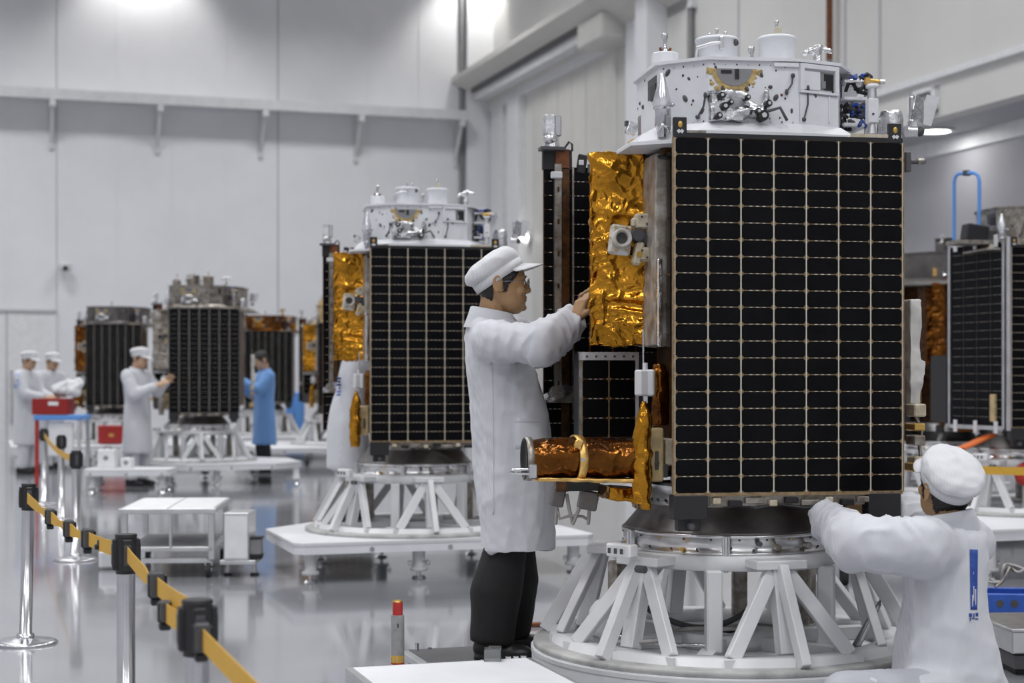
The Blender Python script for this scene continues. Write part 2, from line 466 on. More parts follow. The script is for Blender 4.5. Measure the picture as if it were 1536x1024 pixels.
# security camera
sc_ = empty('security_camera', backpt(back_t(97), 0.01, zat(backpt(back_t(97), 0, 0), 402)))
tag(sc_, 'small white dome camera high on the far wall', 'camera')
mb = MB('white_paint', 'black'); mb.cyl(NB * .01, NB * .16, 0.05, 0.05, 12); mb.box(NB * .2 + Vector((0, 0, .02)), (.26, .24, .2), None, 0, .05)
mb.build('housing', sc_)
mb = MB('black'); mb.ell(NB * .32 + Vector((0, 0, -.02)), 0.055); mb.build('lens', sc_)

# right wall: upper plane, low bay set back under it
TB = wall_t(1195); T2 = D - 0.0; ZS = zat(wallpt(wall_t(1536), 0, 0), 140.6); ZF = zat(wallpt(wall_t(1536), 0, 0), 75)
REC = 1.1
def wbox(mb, t0, t1, p0, p1, z0, z1, mi=0, ch=0):
    c = wallpt((t0 + t1) / 2, (p0 + p1) / 2, (z0 + z1) / 2)
    return mb.box(c, (abs(p1 - p0), abs(t1 - t0), z1 - z0), RM, mi, ch)
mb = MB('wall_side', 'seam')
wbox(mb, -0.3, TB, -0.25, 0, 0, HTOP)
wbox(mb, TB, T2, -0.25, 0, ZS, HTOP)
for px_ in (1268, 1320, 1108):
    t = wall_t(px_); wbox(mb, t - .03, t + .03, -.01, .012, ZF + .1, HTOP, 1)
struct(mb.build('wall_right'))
mb = MB('wall_niche_shaded')
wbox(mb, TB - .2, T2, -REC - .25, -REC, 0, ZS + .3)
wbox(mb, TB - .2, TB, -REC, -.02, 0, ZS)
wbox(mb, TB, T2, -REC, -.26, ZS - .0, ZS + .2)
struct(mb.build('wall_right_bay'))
mb = MB('white_panel'); wbox(mb, TB - 1, T2, 0, .07, ZF - .03, ZF + .05); struct(mb.build('trim_4'))
mb = MB('white_panel'); wbox(mb, TB, T2, -REC, -REC + .05, ZS - .22, ZS - .001); struct(mb.build('trim_5'))
# high beam with a sloping face over the big door
PB = 0.95
ta = wall_t(736, PB); z1 = zat(wallpt(wall_t(800, PB), PB, 0), 39)
z2 = zat(wallpt(wall_t(870), 0, 0), 87.8)
te = 11.6
mb = MB('beam_paint', 'white_panel')
prof = [(0, z2 + .05), (0.1, z2), (PB, z1 - .12), (PB, z1), (0, z1 + .0)]
vs = [wallpt(t, p, z) for t in (0, te) for (p, z) in prof]; n = len(prof)
mb.add(vs, [tuple(range(n)), tuple(range(2 * n - 1, n - 1, -1))] + [(i, (i + 1) % n, n + (i + 1) % n, n + i) for i in range(n)])
wbox(mb, 0.2, te, -.01, .12, z2 - .18, z2 + .02, 1)
struct(mb.build('trim_6'))
# door under the beam and its frame posts
mb = MB('beam_paint', 'seam', 'white_panel')
td0, td1 = wall_t(800), wall_t(953)
wbox(mb, td0, td1, -.02, .03, 0.05, z2 - .18)
for k in range(1, 7):
    t = td0 + (td1 - td0) * k / 7; wbox(mb, t - .02, t + .02, .0, .036, 0.05, z2 - .2, 0 if k % 2 else 1)
struct(mb.build('door_2'))
mb = MB('white_panel', 'wall_side')
for a, b_, p in ((770, 788, .16), (742, 760, .1)):
    wbox(mb, wall_t(a), wall_t(b_), -.02, p, 0.0, z2 - .15 if a > 765 else z2 + .3, 0)
struct(mb.build('trim_7'))
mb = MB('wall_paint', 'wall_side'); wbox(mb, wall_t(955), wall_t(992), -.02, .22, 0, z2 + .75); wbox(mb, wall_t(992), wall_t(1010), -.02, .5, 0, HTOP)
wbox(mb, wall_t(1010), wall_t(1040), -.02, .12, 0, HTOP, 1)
struct(mb.build('trim_8'))
mb = MB('grey'); q = wallpt(wall_t(1042), .06, 0); mb.cyl((q.x, q.y, 0), (q.x, q.y, HTOP), .035, seg=8); struct(mb.build('trim_9'))
mb = MB('rust', 'grey'); q = wallpt(wall_t(1244, .1), .1, 0); mb.cyl((q.x, q.y, 0), (q.x, q.y, HTOP), .042, seg=10, mi=1)
mb.cyl((q.x, q.y, 5.8), (q.x, q.y, 6.75), .046, seg=10, mi=0); struct(mb.build('trim_10'))
# rail on the sloping face
fr = (prof[2][0] - prof[1][0], prof[2][1] - prof[1][1])
def slope(s, off):
    ln = math.hypot(*fr); return (prof[1][0] + fr[0] * s - fr[1] / ln * -off * -1, prof[1][1] + fr[1] * s - fr[0] / ln * off)
rail = empty('door_rail', wallpt(5, .4, z2 + .4)); tag(rail, 'long pale door rail with dark slots high under the sloping beam', 'rail')
def railpt(t, s, off):
    p, z = slope(s, off); return wallpt(t, p, z) - rail.location
tr1 = wall_t(915)
mb = MB('white_paint'); mb.beam(railpt(.5, .42, .1), railpt(tr1, .42, .1), .25, .2); mb.build('track', rail)
for s in (.27, .6):
    mb = MB('dark_grey'); mb.beam(railpt(.5, s, .05), railpt(tr1, s, .05), .07, .1); mb.build('slot', rail)
mb = MB('beam_paint'); mb.beam(railpt(tr1, .42, .18), railpt(tr1 + 1.3, .42, .18), .62, .5, ch=.04); mb.build('motor_box', rail)
# wall vent, downlight
wv = empty('wall_vent', wallpt(wall_t(1388), .02, 0)); tag(wv, 'white framed rectangular wall opening above the right bay', 'vent')
q = wallpt(wall_t(1388), 0, 0); zc = zat(q, 153); hh = 0.16; ww = abs(wall_t(1367) - wall_t(1408)) / 2
mb = MB('white_panel')
for (a, b_, c0, c1) in ((-ww, ww, hh - .05, hh), (-ww, ww, -hh, -hh + .05), (-ww, -ww + .1, -hh, hh), (ww - .1, ww, -hh, hh)):
    mb.box(UR * ((a + b_) / 2) + Vector((0, 0, zc + (c0 + c1) / 2)), (.08, b_ - a, c1 - c0), RM)
mb.build('frame', wv)
mb = MB('grey'); mb.box(Vector((0, 0, zc)), (.02, 2 * ww - .1, 2 * hh - .06), RM); mb.build('louvre_panel', wv)
dl = wallpt(wall_t(1403, -.55), -.55, ZS)
k = (1403 - 768) / F_PX
lamp = empty('downlight', (dl.x, dl.y, ZS)); tag(lamp, 'glowing round downlight set in the soffit over the right bay', 'lamp')
mb = MB('white_paint'); mb.lathe([(.2, -.001), (.26, -.001), (.26, -.03), (.2, -.03)], seg=24, closed=True); mb.build('bezel', lamp)
mb = MB('lamp_glow'); mb.cyl((0, 0, -.012), (0, 0, -.022), .2, seg=24); mb.build('diffuser', lamp)
ld = bpy.data.lights.new('downlight_beam', 'AREA'); ld.shape = 'DISK'; ld.size = .38; ld.energy = 6
lo = bpy.data.objects.new('downlight_beam', ld); COL.objects.link(lo); lo.parent = lamp; lo.location = (0, 0, -.04)
q = wallpt(wall_t(797), 0.0, 0); zc = zat(q, 357)
l2 = empty('wall_lamp', (q.x, q.y, zc)); tag(l2, 'tiny glowing round lamp on the far right wall behind the capped worker', 'lamp')
mb = MB('white_paint'); mb.cyl((0, 0, 0), NR * .12, .16, seg=14); mb.build('housing', l2)
mb = MB('lamp_glow'); mb.ell(NR * .13, (.13, .13, .07)); mb.build('diffuser', l2)

# ------------------------------------------------------------------ light
def area(name, loc, size, power, col=(1, 1, 1), sy=None, rot=(0, 0, 0)):
    l = bpy.data.lights.new(name, 'AREA'); l.energy = power; l.color = col; l.size = size
    if sy: l.shape = 'RECTANGLE'; l.size_y = sy
    o = bpy.data.objects.new(name, l); COL.objects.link(o); o.location = loc; o.rotation_euler = rot
    return o
LP = 215
for i, a in enumerate((4.5, 12, 19.5)):
    for j, t in enumerate((5, 13, 21, 29, 37, 43)):
        v = CORN - UB * a + UR * t
        area('hall_light', (v.x, v.y, HTOP - .35), 2.6, LP, (.99, .99, 1.0), 1.2, (0, 0, A18)).data.spread = R(138)
def spot(px_, p, power, ang, blend=.6):
    l = bpy.data.lights.new('wall_washer', 'SPOT'); l.energy = power; l.spot_size = R(ang); l.spot_blend = blend; l.shadow_soft_size = .25; l.color = (1, .985, .95)
    o = bpy.data.objects.new('wall_washer', l); COL.objects.link(o)
    q = backpt(back_t(px_), p, HTOP - .4); o.location = q
    o.rotation_euler = (NB * -0.45 + Vector((0, 0, -1))).to_track_quat('-Z', 'Y').to_euler()
spot(213, 1.0, 250, 96); spot(712, 1.0, 250, 96); spot(-260, 1.0, 250, 96)
w = bpy.data.worlds.new('world'); SC.world = w; w.use_nodes = True
w.node_tree.nodes['Background'].inputs['Color'].default_value = (.8, .85, .95, 1); w.node_tree.nodes['Background'].inputs['Strength'].default_value = 0.3
vs_ = SC.view_settings; vs_.view_transform = 'Standard'; vs_.look = 'None'; vs_.gamma = 1; vs_.exposure = 0.12
vs_.use_curve_mapping = False
# ------------------------------------------------------------------ satellite (prototype = the near one)
YAW = R(10); CX, CY, ZB = 0.849, 6.5, 0.735
cs, sn = math.cos(YAW), math.sin(YAW)
def F(px, py, d):
    """pixel and depth -> the near satellite's own frame"""
    w = P(px, py, d); x, y = w.x - CX, w.y - CY
    return Vector((x * cs + y * sn, -x * sn + y * cs, w.z - ZB))
RZ = lambda a: Matrix.Rotation(a, 3, 'Z')
RY = lambda a: Matrix.Rotation(a, 3, 'Y')
RX = lambda a: Matrix.Rotation(a, 3, 'X')

def cells_mb(w, h, nx, ny, th=.014, cham=.0085, gv=.0065, gh=.0035, mats=('cell_frame', 'cell', 'cell_tab', 'cell_bus', 'cell_bus')):
    """solar panel lying in x-z, face towards -y, lower left corner at the origin"""
    mb = MB(*mats)
    mb.boxab((0, 0, 0), (w, th, h), 0)
    pw, ph = w / nx, h / ny; y = -.0016; V = []; Fc = []
    for i in range(nx):
        for j in range(ny):
            x0, x1 = i * pw + gv / 2, (i + 1) * pw - gv / 2; z0, z1 = j * ph + gh / 2, (j + 1) * ph - gh / 2; c = cham
            o = len(V)
            V += [(x0 + c, y, z0), (x1 - c, y, z0), (x1, y, z0 + c), (x1, y, z1 - c), (x1 - c, y, z1), (x0 + c, y, z1), (x0, y, z1 - c), (x0, y, z0 + c)]
            Fc.append(tuple(range(o, o + 8)))
    mb.add(V, Fc, 1)
    for i in range(nx + 1): mb.boxab((max(0, i * pw - gv * .33), -.0025, 0), (min(w, i * pw + gv * .33), 0, h), 4)
    V = []; Fc = []
    def quad(x0, x1, z0, z1, yy=-.0022):
        o = len(V); V.extend([(x0, yy, z0), (x1, yy, z0), (x1, yy, z1), (x0, yy, z1)]); Fc.append((o, o + 1, o + 2, o + 3))
    for i in range(1, nx):
        for j in range(1, ny):
            for sx in (-1, 1):
                quad(i * pw + sx * .0075 - .0025, i * pw + sx * .0075 + .0025, j * ph - .003, j * ph + .003)
    mb.add(V, Fc, 2); V = []; Fc = []
    for i in range(nx):
        for j in range(1, ny):
            for k in (.3, .5, .7):
                quad((i + k) * pw - .006, (i + k) * pw + .006, j * ph - .0014, j * ph + .0014)
    mb.add(V, Fc, 3)
    return mb

def placed(mb, M, t):
    mb.v = [tuple(M @ Vector(v) + Vector(t)) for v in mb.v]; return mb

def fbox(mb, x0, x1, y0, y1, d, th, mi=0, ch=0.0):
    """box whose front face spans pixel rectangle x0..x1, y0..y1 at depth d, th thick away from the camera"""
    a = F(x0, y1, d); b = F(x1, y0, d); c = (a + b) / 2
    return mb.box((c.x, (a.y + b.y) / 2 + th / 2, c.z), ((b.x - a.x), th, b.z - a.z), None, mi, ch)

def make_satellite():
    s = empty('satellite', (CX, CY, ZB), YAW)
    # ---- body core
    mb = MB('kapton', 'kapton', 'black')
    body = [(F(p_, 500, d_).x, F(p_, 500, d_).y) for p_, d_ in ((1004, 6.16), (1320, 6.22), (1300, 6.6), (1240, 7.05), (1030, 7.05), (985, 6.62))]
    mb.prism(body, .24, 1.47); mb.prism([(x * .8, y * .8) for x, y in body], .13, .24, 1)
    mb.build('body', s)
    # front panel
    w, h = .878, 1.297; x0, y0, z0 = -.351, -.507, .168
    fp = placed(cells_mb(w, h, 7, 21), Matrix.Identity(3), (x0, y0, z0)).build('solar_panel', s)
    mb = MB('black', 'aluminium_worn', 'tan_white'); mb.boxab((x0 + .01, y0 - .004, z0 + h), (x0 + w, y0 + .02, z0 + h + .016))
    mb.boxab((x0 + .0, y0 + .002, z0 + h + .004), (x0 + .12, y0 + .012, z0 + h + .026), 1)
    mb.boxab((x0 + w - .2, y0 + .002, z0 + h + .012), (x0 + w, y0 + .012, z0 + h + .03), 2); mb.build('top_rail', fp)
    mb = MB('cell_frame')
    for xx in (x0 - .006, x0 + w): mb.boxab((xx, y0 - .003, z0 - .004), (xx + .006, y0 + .016, z0 + h))
    mb.boxab((x0, y0 - .003, z0 - .012), (x0 + w, y0 + .016, z0)); mb.build('panel_edging', fp)
    for sgn, (px0, px1) in ((0, (1010, 1029)), (1, (1339, 1361))):
        mb = MB('black_plastic', 'brass', 'white_paint')
        xx = x0 + .02 if sgn == 0 else x0 + w - .03
        mb.box((xx, y0 + .005, z0 + h + .035), (.05, .02, .075), None, 0, .003)
        mb.ell((xx, y0 - .006, z0 + h + .045), (.009, .003, .012), None, 1)
        for k in (-1, 1): mb.box((xx + k * .006, y0 - .006, z0 + h + .02), (.011, .004, .012), RY(.6 * k), 2)
        mb.box((xx, y0 - .006, z0 + h + .02), (.006, .004, .006), None, 2)
        mb.build('holddown_block', fp)
    for xx in (x0 + .06, x0 + w - .07):
        mb = MB('black_plastic', 'dark_grey', 'aluminium_worn')
        mb.box((xx, y0 + .03, z0 - .052), (.128, .07, .09), None, 0, .004)
        mb.box((xx, y0 + .04, z0 - .115), (.085, .05, .05), None, 0, .004)
        mb.box((xx, y0 + .0, z0 - .015), (.11, .006, .02), None, 1); mb.cyl((xx, y0 - .02, z0 - .12), (xx, y0 + .06, z0 - .12), .012, mi=1, seg=8)
        mb.build('lower_bracket', fp)
    mb = MB('aluminium_worn', 'tan_white', 'black')
    mb.boxab((x0 + .14, y0 + .02, z0 - .05), (x0 + w - .14, y0 + .06, z0 - .012), 0)
    for k in range(9):
        xx = x0 + .16 + k * .072; mb.box((xx, y0 + .012, z0 - .03 - .01 * (k % 2)), (.03 + .02 * (k % 3), .03, .022), None, (1, 2, 0)[k % 3], .003)
    mb.tube([(x0 + .3, y0 + .0, z0 - .06), (x0 + .4, y0 + .01, z0 - .045), (x0 + .5, y0 + .0, z0 - .06), (x0 + .62, y0 + .01, z0 - .05)], .006, mi=2)
    mb.build('lower_fitting', s)
    # back panel seen past the left side
    a = F(815, 250, 7.1); wz = 1.30; W2 = .62
    zt = a.z; bx, by = a.x, a.y
    bp_ = placed(cells_mb(W2, wz, 6, 21, cham=.006, mats=('kapton', 'cell', 'rust', 'cell_bus', 'rust')), Matrix.Identity(3), (bx, by, zt - wz)).build('rear_solar_panel', s)
    mb = MB('aluminium_worn', 'kapton', 'white_paint')
    mb.boxab((bx + .045, by - .03, zt - wz + .28), (bx + .075, by - .004, zt + .01)); mb.boxab((bx + .078, by - .02, zt - wz + .1), (bx + .112, by - .004, zt - .01), 1)
    mb.boxab((bx + .126, by - .012, zt - wz + .2), (bx + .134, by - .003, zt + .0), 0)
    for k in range(7): mb.box((bx + .06, by - .034, zt - .1 - k * .14), (.008, .008, .02), None, 1)
    mb.box((bx + .05, by - .04, zt - .04), (.05, .02, .03), None, 2, .004)
    mb.build('hinge_rail', bp_)
    mb = MB('titanium_dark', 'rust', 'black', 'white_paint')
    mb.box((bx + .06, by + .0, zt + .03), (.13, .03, .09), None, 2, .004); mb.box((bx + .08, by - .018, zt + .035), (.06, .01, .08), None, 1)
    for k in (0, 1): mb.box((bx + .17 + k * .05, by, zt + .015), (.04, .025, .085), RY(.15), 2 if k == 0 else 0, .004)
    mb.box((bx + .165, by - .016, zt + .02), (.022, .006, .022), None, 3, .003); mb.box((bx + .2, by - .016, zt + .018), (.016, .006, .012), None, 3, .002)
    mb.build('top_bracket', bp_)
    mb = MB('aluminium_worn', 'steel', 'silver_foil'); zz = zt - .98
    for k, (dx, dz, r_) in enumerate(((.05, 0, .03), (.09, .01, .026), (.02, -.02, .022), (.12, -.005, .02))): mb.cyl((bx + dx, by - .07, zz + dz), (bx + dx, by - .002, zz + dz), r_, seg=10, mi=k % 3)
    mb.box((bx + .06, by - .03, zz - .03), (.12, .04, .03), None, 0); mb.build('release_mechanism', bp_)
    # antenna on the back left corner
    an = F(826, 225, 7.1)
    mb = MB('silver_foil', 'steel', 'dark_grey', 'black')
    mb.box((an.x - .012, an.y - .02, an.z + .105), (.045, .06, .085), None, 0, .004); mb.box((an.x + .024, an.y - .02, an.z + .1), (.03, .05, .09), None, 1, .004)
    mb.cyl((an.x, an.y - .03, an.z + .0), (an.x, an.y - .03, an.z + .07), .035, .022, 12, 1)
    mb.ell((an.x - .01, an.y - .04, an.z + .04), (.03, .03, .025), None, 0); mb.box((an.x, an.y - .03, an.z + .0), (.11, .07, .014), None, 2)
    mb.tube([(an.x + .05, an.y - .05, an.z + .0), (an.x + .07, an.y - .05, an.z + .03), (an.x + .085, an.y - .05, an.z + .02), (an.x + .085, an.y - .05, an.z - .01)], .005, 6, 3)
    mb.build('antenna', s)
    # ---- gold foil box
    c0 = F(887, 520, 6.3); c1 = F(980, 225, 6.3)
    mb = MB(); mb.box(((c0.x + c1.x) / 2, (c0.y + c1.y) / 2 + .07, (c0.z + c1.z) / 2), (c1.x - c0.x - .008, .13, c1.z - c0.z), RZ(-.27))
    gb = foil(mb, .005, .040, 6.2, 'foil_box', 'gold_foil', s, seed=4, fine=.5)
    mb = MB(); a = F(968, 300, 6.32); b = F(979, 518, 6.32)
    e = F(982, 225, 6.34); mb.boxab((e.x - .006, e.y + .01, c0.z + .01), (e.x + .02, e.y + .2, c1.z - .005)); foil(mb, .01, .02, 8, 'foil_shadow_strip', 'amber_foil', gb, 5)  # dark amber strip standing in for the shadow along the box's right edge
    # star tracker and latch on the foil box
    d = 6.26; st = F(932, 360, d)
    mb = MB('instrument_white', 'dark_grey', 'tan_white', 'titanium_dark', 'brass')
    mb.box((st.x - .005, st.y, st.z + .0), (.085, .035, .115), RY(.12), 0, .018)
    mb.lathe([(.024, 0), (.034, 0), (.038, .012), (.036, .03), (.026, .03), (.022, .01)], (st.x - .005, st.y - .016, st.z + .005), 20, 0, M=RX(PI / 2), closed=True)
    mb.cyl((st.x - .005, st.y - .015, st.z + .005), (st.x - .005, st.y - .024, st.z + .005), .025, seg=18, mi=1)
    for k in range(6):
        t = k * PI / 3; mb.cyl((st.x - .005 + .043 * math.cos(t), st.y - .018, st.z + .005 + .05 * math.sin(t)), (st.x - .005 + .043 * math.cos(t), st.y - .026, st.z + .005 + .05 * math.sin(t)), .004, seg=6, mi=4)
    mb.build('star_tracker', gb)
    la = F(968, 332, d)
    mb = MB('tan_white', 'dark_grey', 'kapton', 'brass')
    mb.box((la.x, la.y, la.z + .0), (.085, .05, .06), RY(-.06), 0, .008); mb.box((la.x - .04, la.y, la.z - .005), (.03, .04, .035), None, 0, .006)
    lb = F(968, 382, d)
    mb.box((lb.x + .005, lb.y, lb.z), (.08, .05, .055), RY(.08), 0, .009); mb.box((lb.x - .03, lb.y, lb.z + .004), (.03, .05, .09), RY(.2), 0, .01)
    mb.box((la.x - .01, la.y + .01, (la.z + lb.z) / 2), (.045, .04, .05), None, 1, .004); mb.cyl((la.x - .035, la.y - .03, (la.z + lb.z) / 2 + .01), (la.x - .035, la.y + .03, (la.z + lb.z) / 2 + .01), .024, seg=14, mi=1)
    mb.cyl((la.x + .02, la.y - .02, (la.z + lb.z) / 2), (la.x + .045, la.y - .02, (la.z + lb.z) / 2 + .02), .008, seg=8, mi=0)
    mb.cyl((lb.x - .03, lb.y - .028, lb.z), (lb.x - .03, lb.y - .022, lb.z), .012, seg=10, mi=3)
    for (dx, dz) in ((-.02, .015), (.02, .015), (.02, -.012), (0, -.012)):
        for q in (la, lb): mb.cyl((q.x + dx, q.y - .03, q.z + dz), (q.x + dx, q.y - .02, q.z + dz), .0045, seg=6, mi=1)
    mb.build('latch', gb)
    # ---- weathered silver side wall between box and front panel
    a = F(983, 520, 6.12); b = F(1010, 228, 6.12)
    mb = MB(); mb.boxab((a.x, a.y + .01, a.z), (b.x - .012, a.y + .3, b.z)); foil(mb, .009, .014, 5, 'side_insulation', 'side_wrap', s, 21)
    mb = MB('silver_foil', 'titanium_dark', 'aluminium'); mb.beam((a.x + .012, a.y - .01, a.z), (a.x + .012, a.y - .01, a.z + .33), .03, .02, ch=.006)
    mb.beam((a.x + .05, a.y - .002, a.z), (a.x + .05, a.y - .002, b.z), .012, .012, 1)
    for k in range(6): mb.cyl((a.x + .045, a.y - .02, a.z + .05 + k * .11), (a.x + .045, a.y, a.z + .05 + k * .11), .007, seg=6, mi=k % 2)
    mb.build('side_rail', s)
    mb = MB('black', 'brass', 'kapton'); q = F(998, 215, 6.15)
    mb.ell((q.x, q.y, q.z + .005), (.035, .05, .03), None, 0); mb.box((q.x + .004, q.y, q.z - .025), (.04, .05, .05), RY(.3), 2, .01)
    mb.tube([(q.x - .03, q.y, q.z - .05), (q.x, q.y - .04, q.z - .06), (q.x + .03, q.y, q.z - .05)], .008, 8, 0); mb.build('cable_bundle', s)
    # ---- small side panel with pale frame
    a = F(868, 656, 6.55); b = F(961, 528, 6.55); w_, h_ = b.x - a.x, b.z - a.z
    sp = placed(cells_mb(w_ - .024, h_ - .03, 2, 4, cham=.008, gv=.006, gh=.006, mats=('kapton', 'cell_far', 'brass', 'cell_bus', 'cell_frame')), Matrix.Identity(3), (a.x + .012, a.y - .008, a.z)).build('side_solar_panel', s)
    mb = MB('aluminium_worn', 'white_paint', 'dark_grey'); y = a.y
    mb.boxab((a.x, y - .014, b.z - .032), (b.x, y + .012, b.z), 1); mb.boxab((a.x, y - .014, a.z - .02), (a.x + .012, y + .012, b.z)); mb.boxab((b.x - .013, y - .014, a.z - .02), (b.x, y + .012, b.z), 1)
    mb.boxab((a.x, y - .001, a.z - .16), (b.x + .02, y + .012, b.z - .01), 2)
    for k in range(6): mb.box((a.x + .03 + k * .038, y - .017, b.z - .017), (.008, .006, .008), None, 2)
    mb.build('panel_frame', sp)
    # ---- dark side equipment
    mb = MB('kapton', 'titanium_dark', 'black', 'amber_foil')
    q0 = F(884, 735, 6.62); q1 = F(978, 528, 6.62); mb.boxab((q0.x, q0.y + .02, q0.z + .05), (q1.x + .1, q0.y + .3, q1.z), 2)
    q0 = F(820, 560, 7.18)
    mb.build('side_body', s)
    q = F(990, 600, 6.2)
    mb = MB(); mb.cyl((q.x, q.y, q.z - .1), (q.x, q.y, q.z + .11), .042, .038, 18); mb.cyl((q.x - .0, q.y, q.z + .1), (q.x, q.y, q.z + .14), .03, .03, 14)
    foil(mb, .008, .016, 9, 'wrapped_canister', 'amber_foil', s, 33)
    mb = MB('tan_white', 'white_paint', 'steel'); q = F(967, 574, 6.1)
    mb.box((q.x - .012, q.y, q.z), (.04, .045, .098), RZ(.3), 1, .006); mb.box((q.x + .022, q.y + .004, q.z), (.035, .05, .1), RZ(-.35), 1, .006)
    mb.box((q.x + .002, q.y - .004, q.z - .062), (.018, .02, .03), None, 2, .003); mb.cyl((q.x + .002, q.y, q.z + .04), (q.x + .002, q.y, q.z + .075), .01, seg=10, mi=1)
    mb.cyl((q.x + .004, q.y + .03, q.z + .05), (q.x + .01, q.y + .06, q.z + .2), .004, seg=6, mi=2)
    mb.build('white_bracket', s, 'small white bracket block')
    q = F(986, 682, 6.08)
    mb = MB('tan_paint', 'dark_grey', 'tan_white', 'steel')
    mb.box((q.x - .008, q.y + .03, q.z), (.064, .07, .2), None, 0, .006); mb.box((q.x - .004, q.y - .007, q.z - .02), (.014, .006, .07), None, 1, .003); mb.cyl((q.x - .004, q.y - .014, q.z - .03), (q.x - .004, q.y - .004, q.z - .03), .009, seg=10, mi=1)
    mb.box((q.x + .05, q.y + .04, q.z + .01), (.03, .07, .1), None, 2, .006); mb.box((q.x + .03, q.y + .03, q.z - .06), (.03, .05, .05), None, 1, .004)
    for k in range(5): mb.cyl((q.x - .03, q.y - .01, q.z - .09 + k * .044), (q.x - .03, q.y, q.z - .09 + k * .044), .004, seg=6, mi=3)
    mb.build('equipment_box', s, 'tan equipment box')
    # ---- telescope tube in amber foil
    d = 6.0; a = F(792, 688, d); b = F(958, 686, d); r = .079
    tl = MB(); M = RY(PI / 2)
    tl.lathe([(r, 0), (r, (b.x - a.x)), (r - .012, b.x - a.x), (.001, b.x - a.x)], (a.x, a.y, a.z), 30, M=M)
    mb = MB(); mb.cyl((a.x, a.y, a.z), (b.x + .02, a.y, a.z), r, seg=28)
    tube = foil(mb, .006, .020, 8, 'telescope_tube', 'amber_foil', s, 8)
    mb = MB('titanium_dark', 'black', 'aluminium_worn'); mb.lathe([(r - .004, -.012), (r + .002, -.012), (r + .002, .012), (r - .006, .012)], (a.x - .002, a.y, a.z), 32, 2, M=M, closed=True)
    mb.lathe([(r - .004, -.010), (r - .012, .003), (.001, .004)], (a.x - .006, a.y, a.z), 30, 1, M=M); mb.build('aperture_rim', tube)
    mb = MB('gold_foil_pale', 'brass', 'steel'); xs = F(868, 690, d).x
    mb.lathe([(r + .004, -.017), (r + .009, -.014), (r + .009, .014), (r + .004, .017)], (xs, a.y, a.z), 32, 0, M=RZ(.12) @ M, closed=True)
    mb.box((xs - .012, a.y - r - .004, a.z + .055), (.03, .02, .03), RY(.3), 0, .005); mb.cyl((xs, a.y - r - .012, a.z - .0), (xs, a.y - r - .004, a.z), .006, seg=8, mi=2); mb.cyl((xs + .008, a.y - r - .012, a.z + .0), (xs + .008, a.y - r - .004, a.z), .006, seg=8, mi=2)
    mb.build('strap', tube)
    mb = MB('steel', 'aluminium', 'dark_grey'); z = F(800, 705, d).z
    mb.box((a.x + .005, a.y - .07, z), (.03, .03, .05), None, 1, .004); mb.tube([(a.x + .01, a.y - .07, z + .008), (a.x - .07, a.y - .07, z + .006), (a.x - .078, a.y - .07, z - .002), (a.x - .06, a.y - .07, z - .008), (a.x + .01, a.y - .07, z - .01)], .005, 8, 0)
    mb.build('door_hook', tube)
    mb = MB(); z = F(800, 715, d).z; mb.beam((a.x + .02, a.y, z - .006), (b.x + .01, a.y + .0, z - .016), .13, .018)
    foil(mb, .007, .008, 12, 'support_shelf', 'gold_foil_pale', tube, 9)
    q = F(940, 742, 6.15); mb = MB(); mb.box((q.x, q.y + .06, q.z), (.16, .2, .055), RY(.12)); mb.box((q.x + .055, q.y + .0, q.z - .02), (.045, .16, .07)); foil(mb, .007, .016, 8, 'lower_foil_cover', 'gold_foil', s, 44)
    a2 = F(966, 600, 6.0); mb = MB()
    rg = []
    for (py, wd, th) in ((600, .012, .012), (625, .03, .02), (660, .042, .03), (700, .044, .035), (735, .042, .03), (757, .04, .025)):
        q = F(963 if py > 640 else 966, py, 6.02); rg.append([(q.x + wd * math.cos(t), q.y + th * math.sin(t), q.z) for t in [i * PI / 6 for i in range(12)]])
    mb.loft(rg); foil(mb, .0055, .016, 9, 'foil_curtain', 'gold_foil', s, 17)
    mb = MB('titanium_dark', 'kapton', 'rubber', 'cable')
    for (px_, py_, dx) in ((836, 745, .05), (882, 750, .07)):
        q = F(px_, py_, 6.35); mb.box((q.x, q.y, q.z), (dx, .06, .075), RY(.2), 0, .006)
    q = F(842, 728, 6.33); mb.box((q.x, q.y, q.z), (.05, .05, .045), None, 1, .003); q2 = F(862, 728, 6.33); mb.box((q2.x + .03, q2.y, q2.z), (.13, .05, .04), None, 2, .003)
    for k, (px_, dx) in enumerate(((835, .0), (850, .01), (872, -.01), (884, .0))):
        q = F(px_, 752, 6.34); mb.tube([(q.x, q.y, q.z + .03), (q.x + dx, q.y, q.z - .03), (q.x + dx * 3, q.y + .02, q.z - .09)], .007, 6, 3)
    q = F(836, 778, 6.34); mb.tube([(q.x, q.y, q.z + .04), (q.x + .01, q.y, q.z), (q.x + .05, q.y, q.z + .012), (q.x + .1, q.y, q.z + .008), (q.x + .13, q.y, q.z - .01)], .006, 6, 3)
    mb.build('connector_block', s)
    # right side hardware
    mb = MB('tan_white', 'aluminium_worn', 'dark_grey', 'brass')
    for (px_, py_, sz, mi) in ((1367, 615, .05, 0), (1366, 640, .03, 3), (1366, 660, .04, 1), (1368, 690, .03, 0), (1364, 700, .035, 3)):
        q = F(px_, py_, 6.35); mb.box((q.x + .02, q.y, q.z), (.05, .08, sz), None, mi, .005)
    q = F(1372, 668, 6.35); mb.tube([(q.x, q.y, q.z + .12), (q.x + .03, q.y, q.z + .06), (q.x + .02, q.y, q.z), (q.x + .03, q.y, q.z - .1)], .007, 6, 1)
    mb.build('side_fitting', s); mb = MB('tan_white', 'aluminium_worn', 'dark_grey', 'brass')
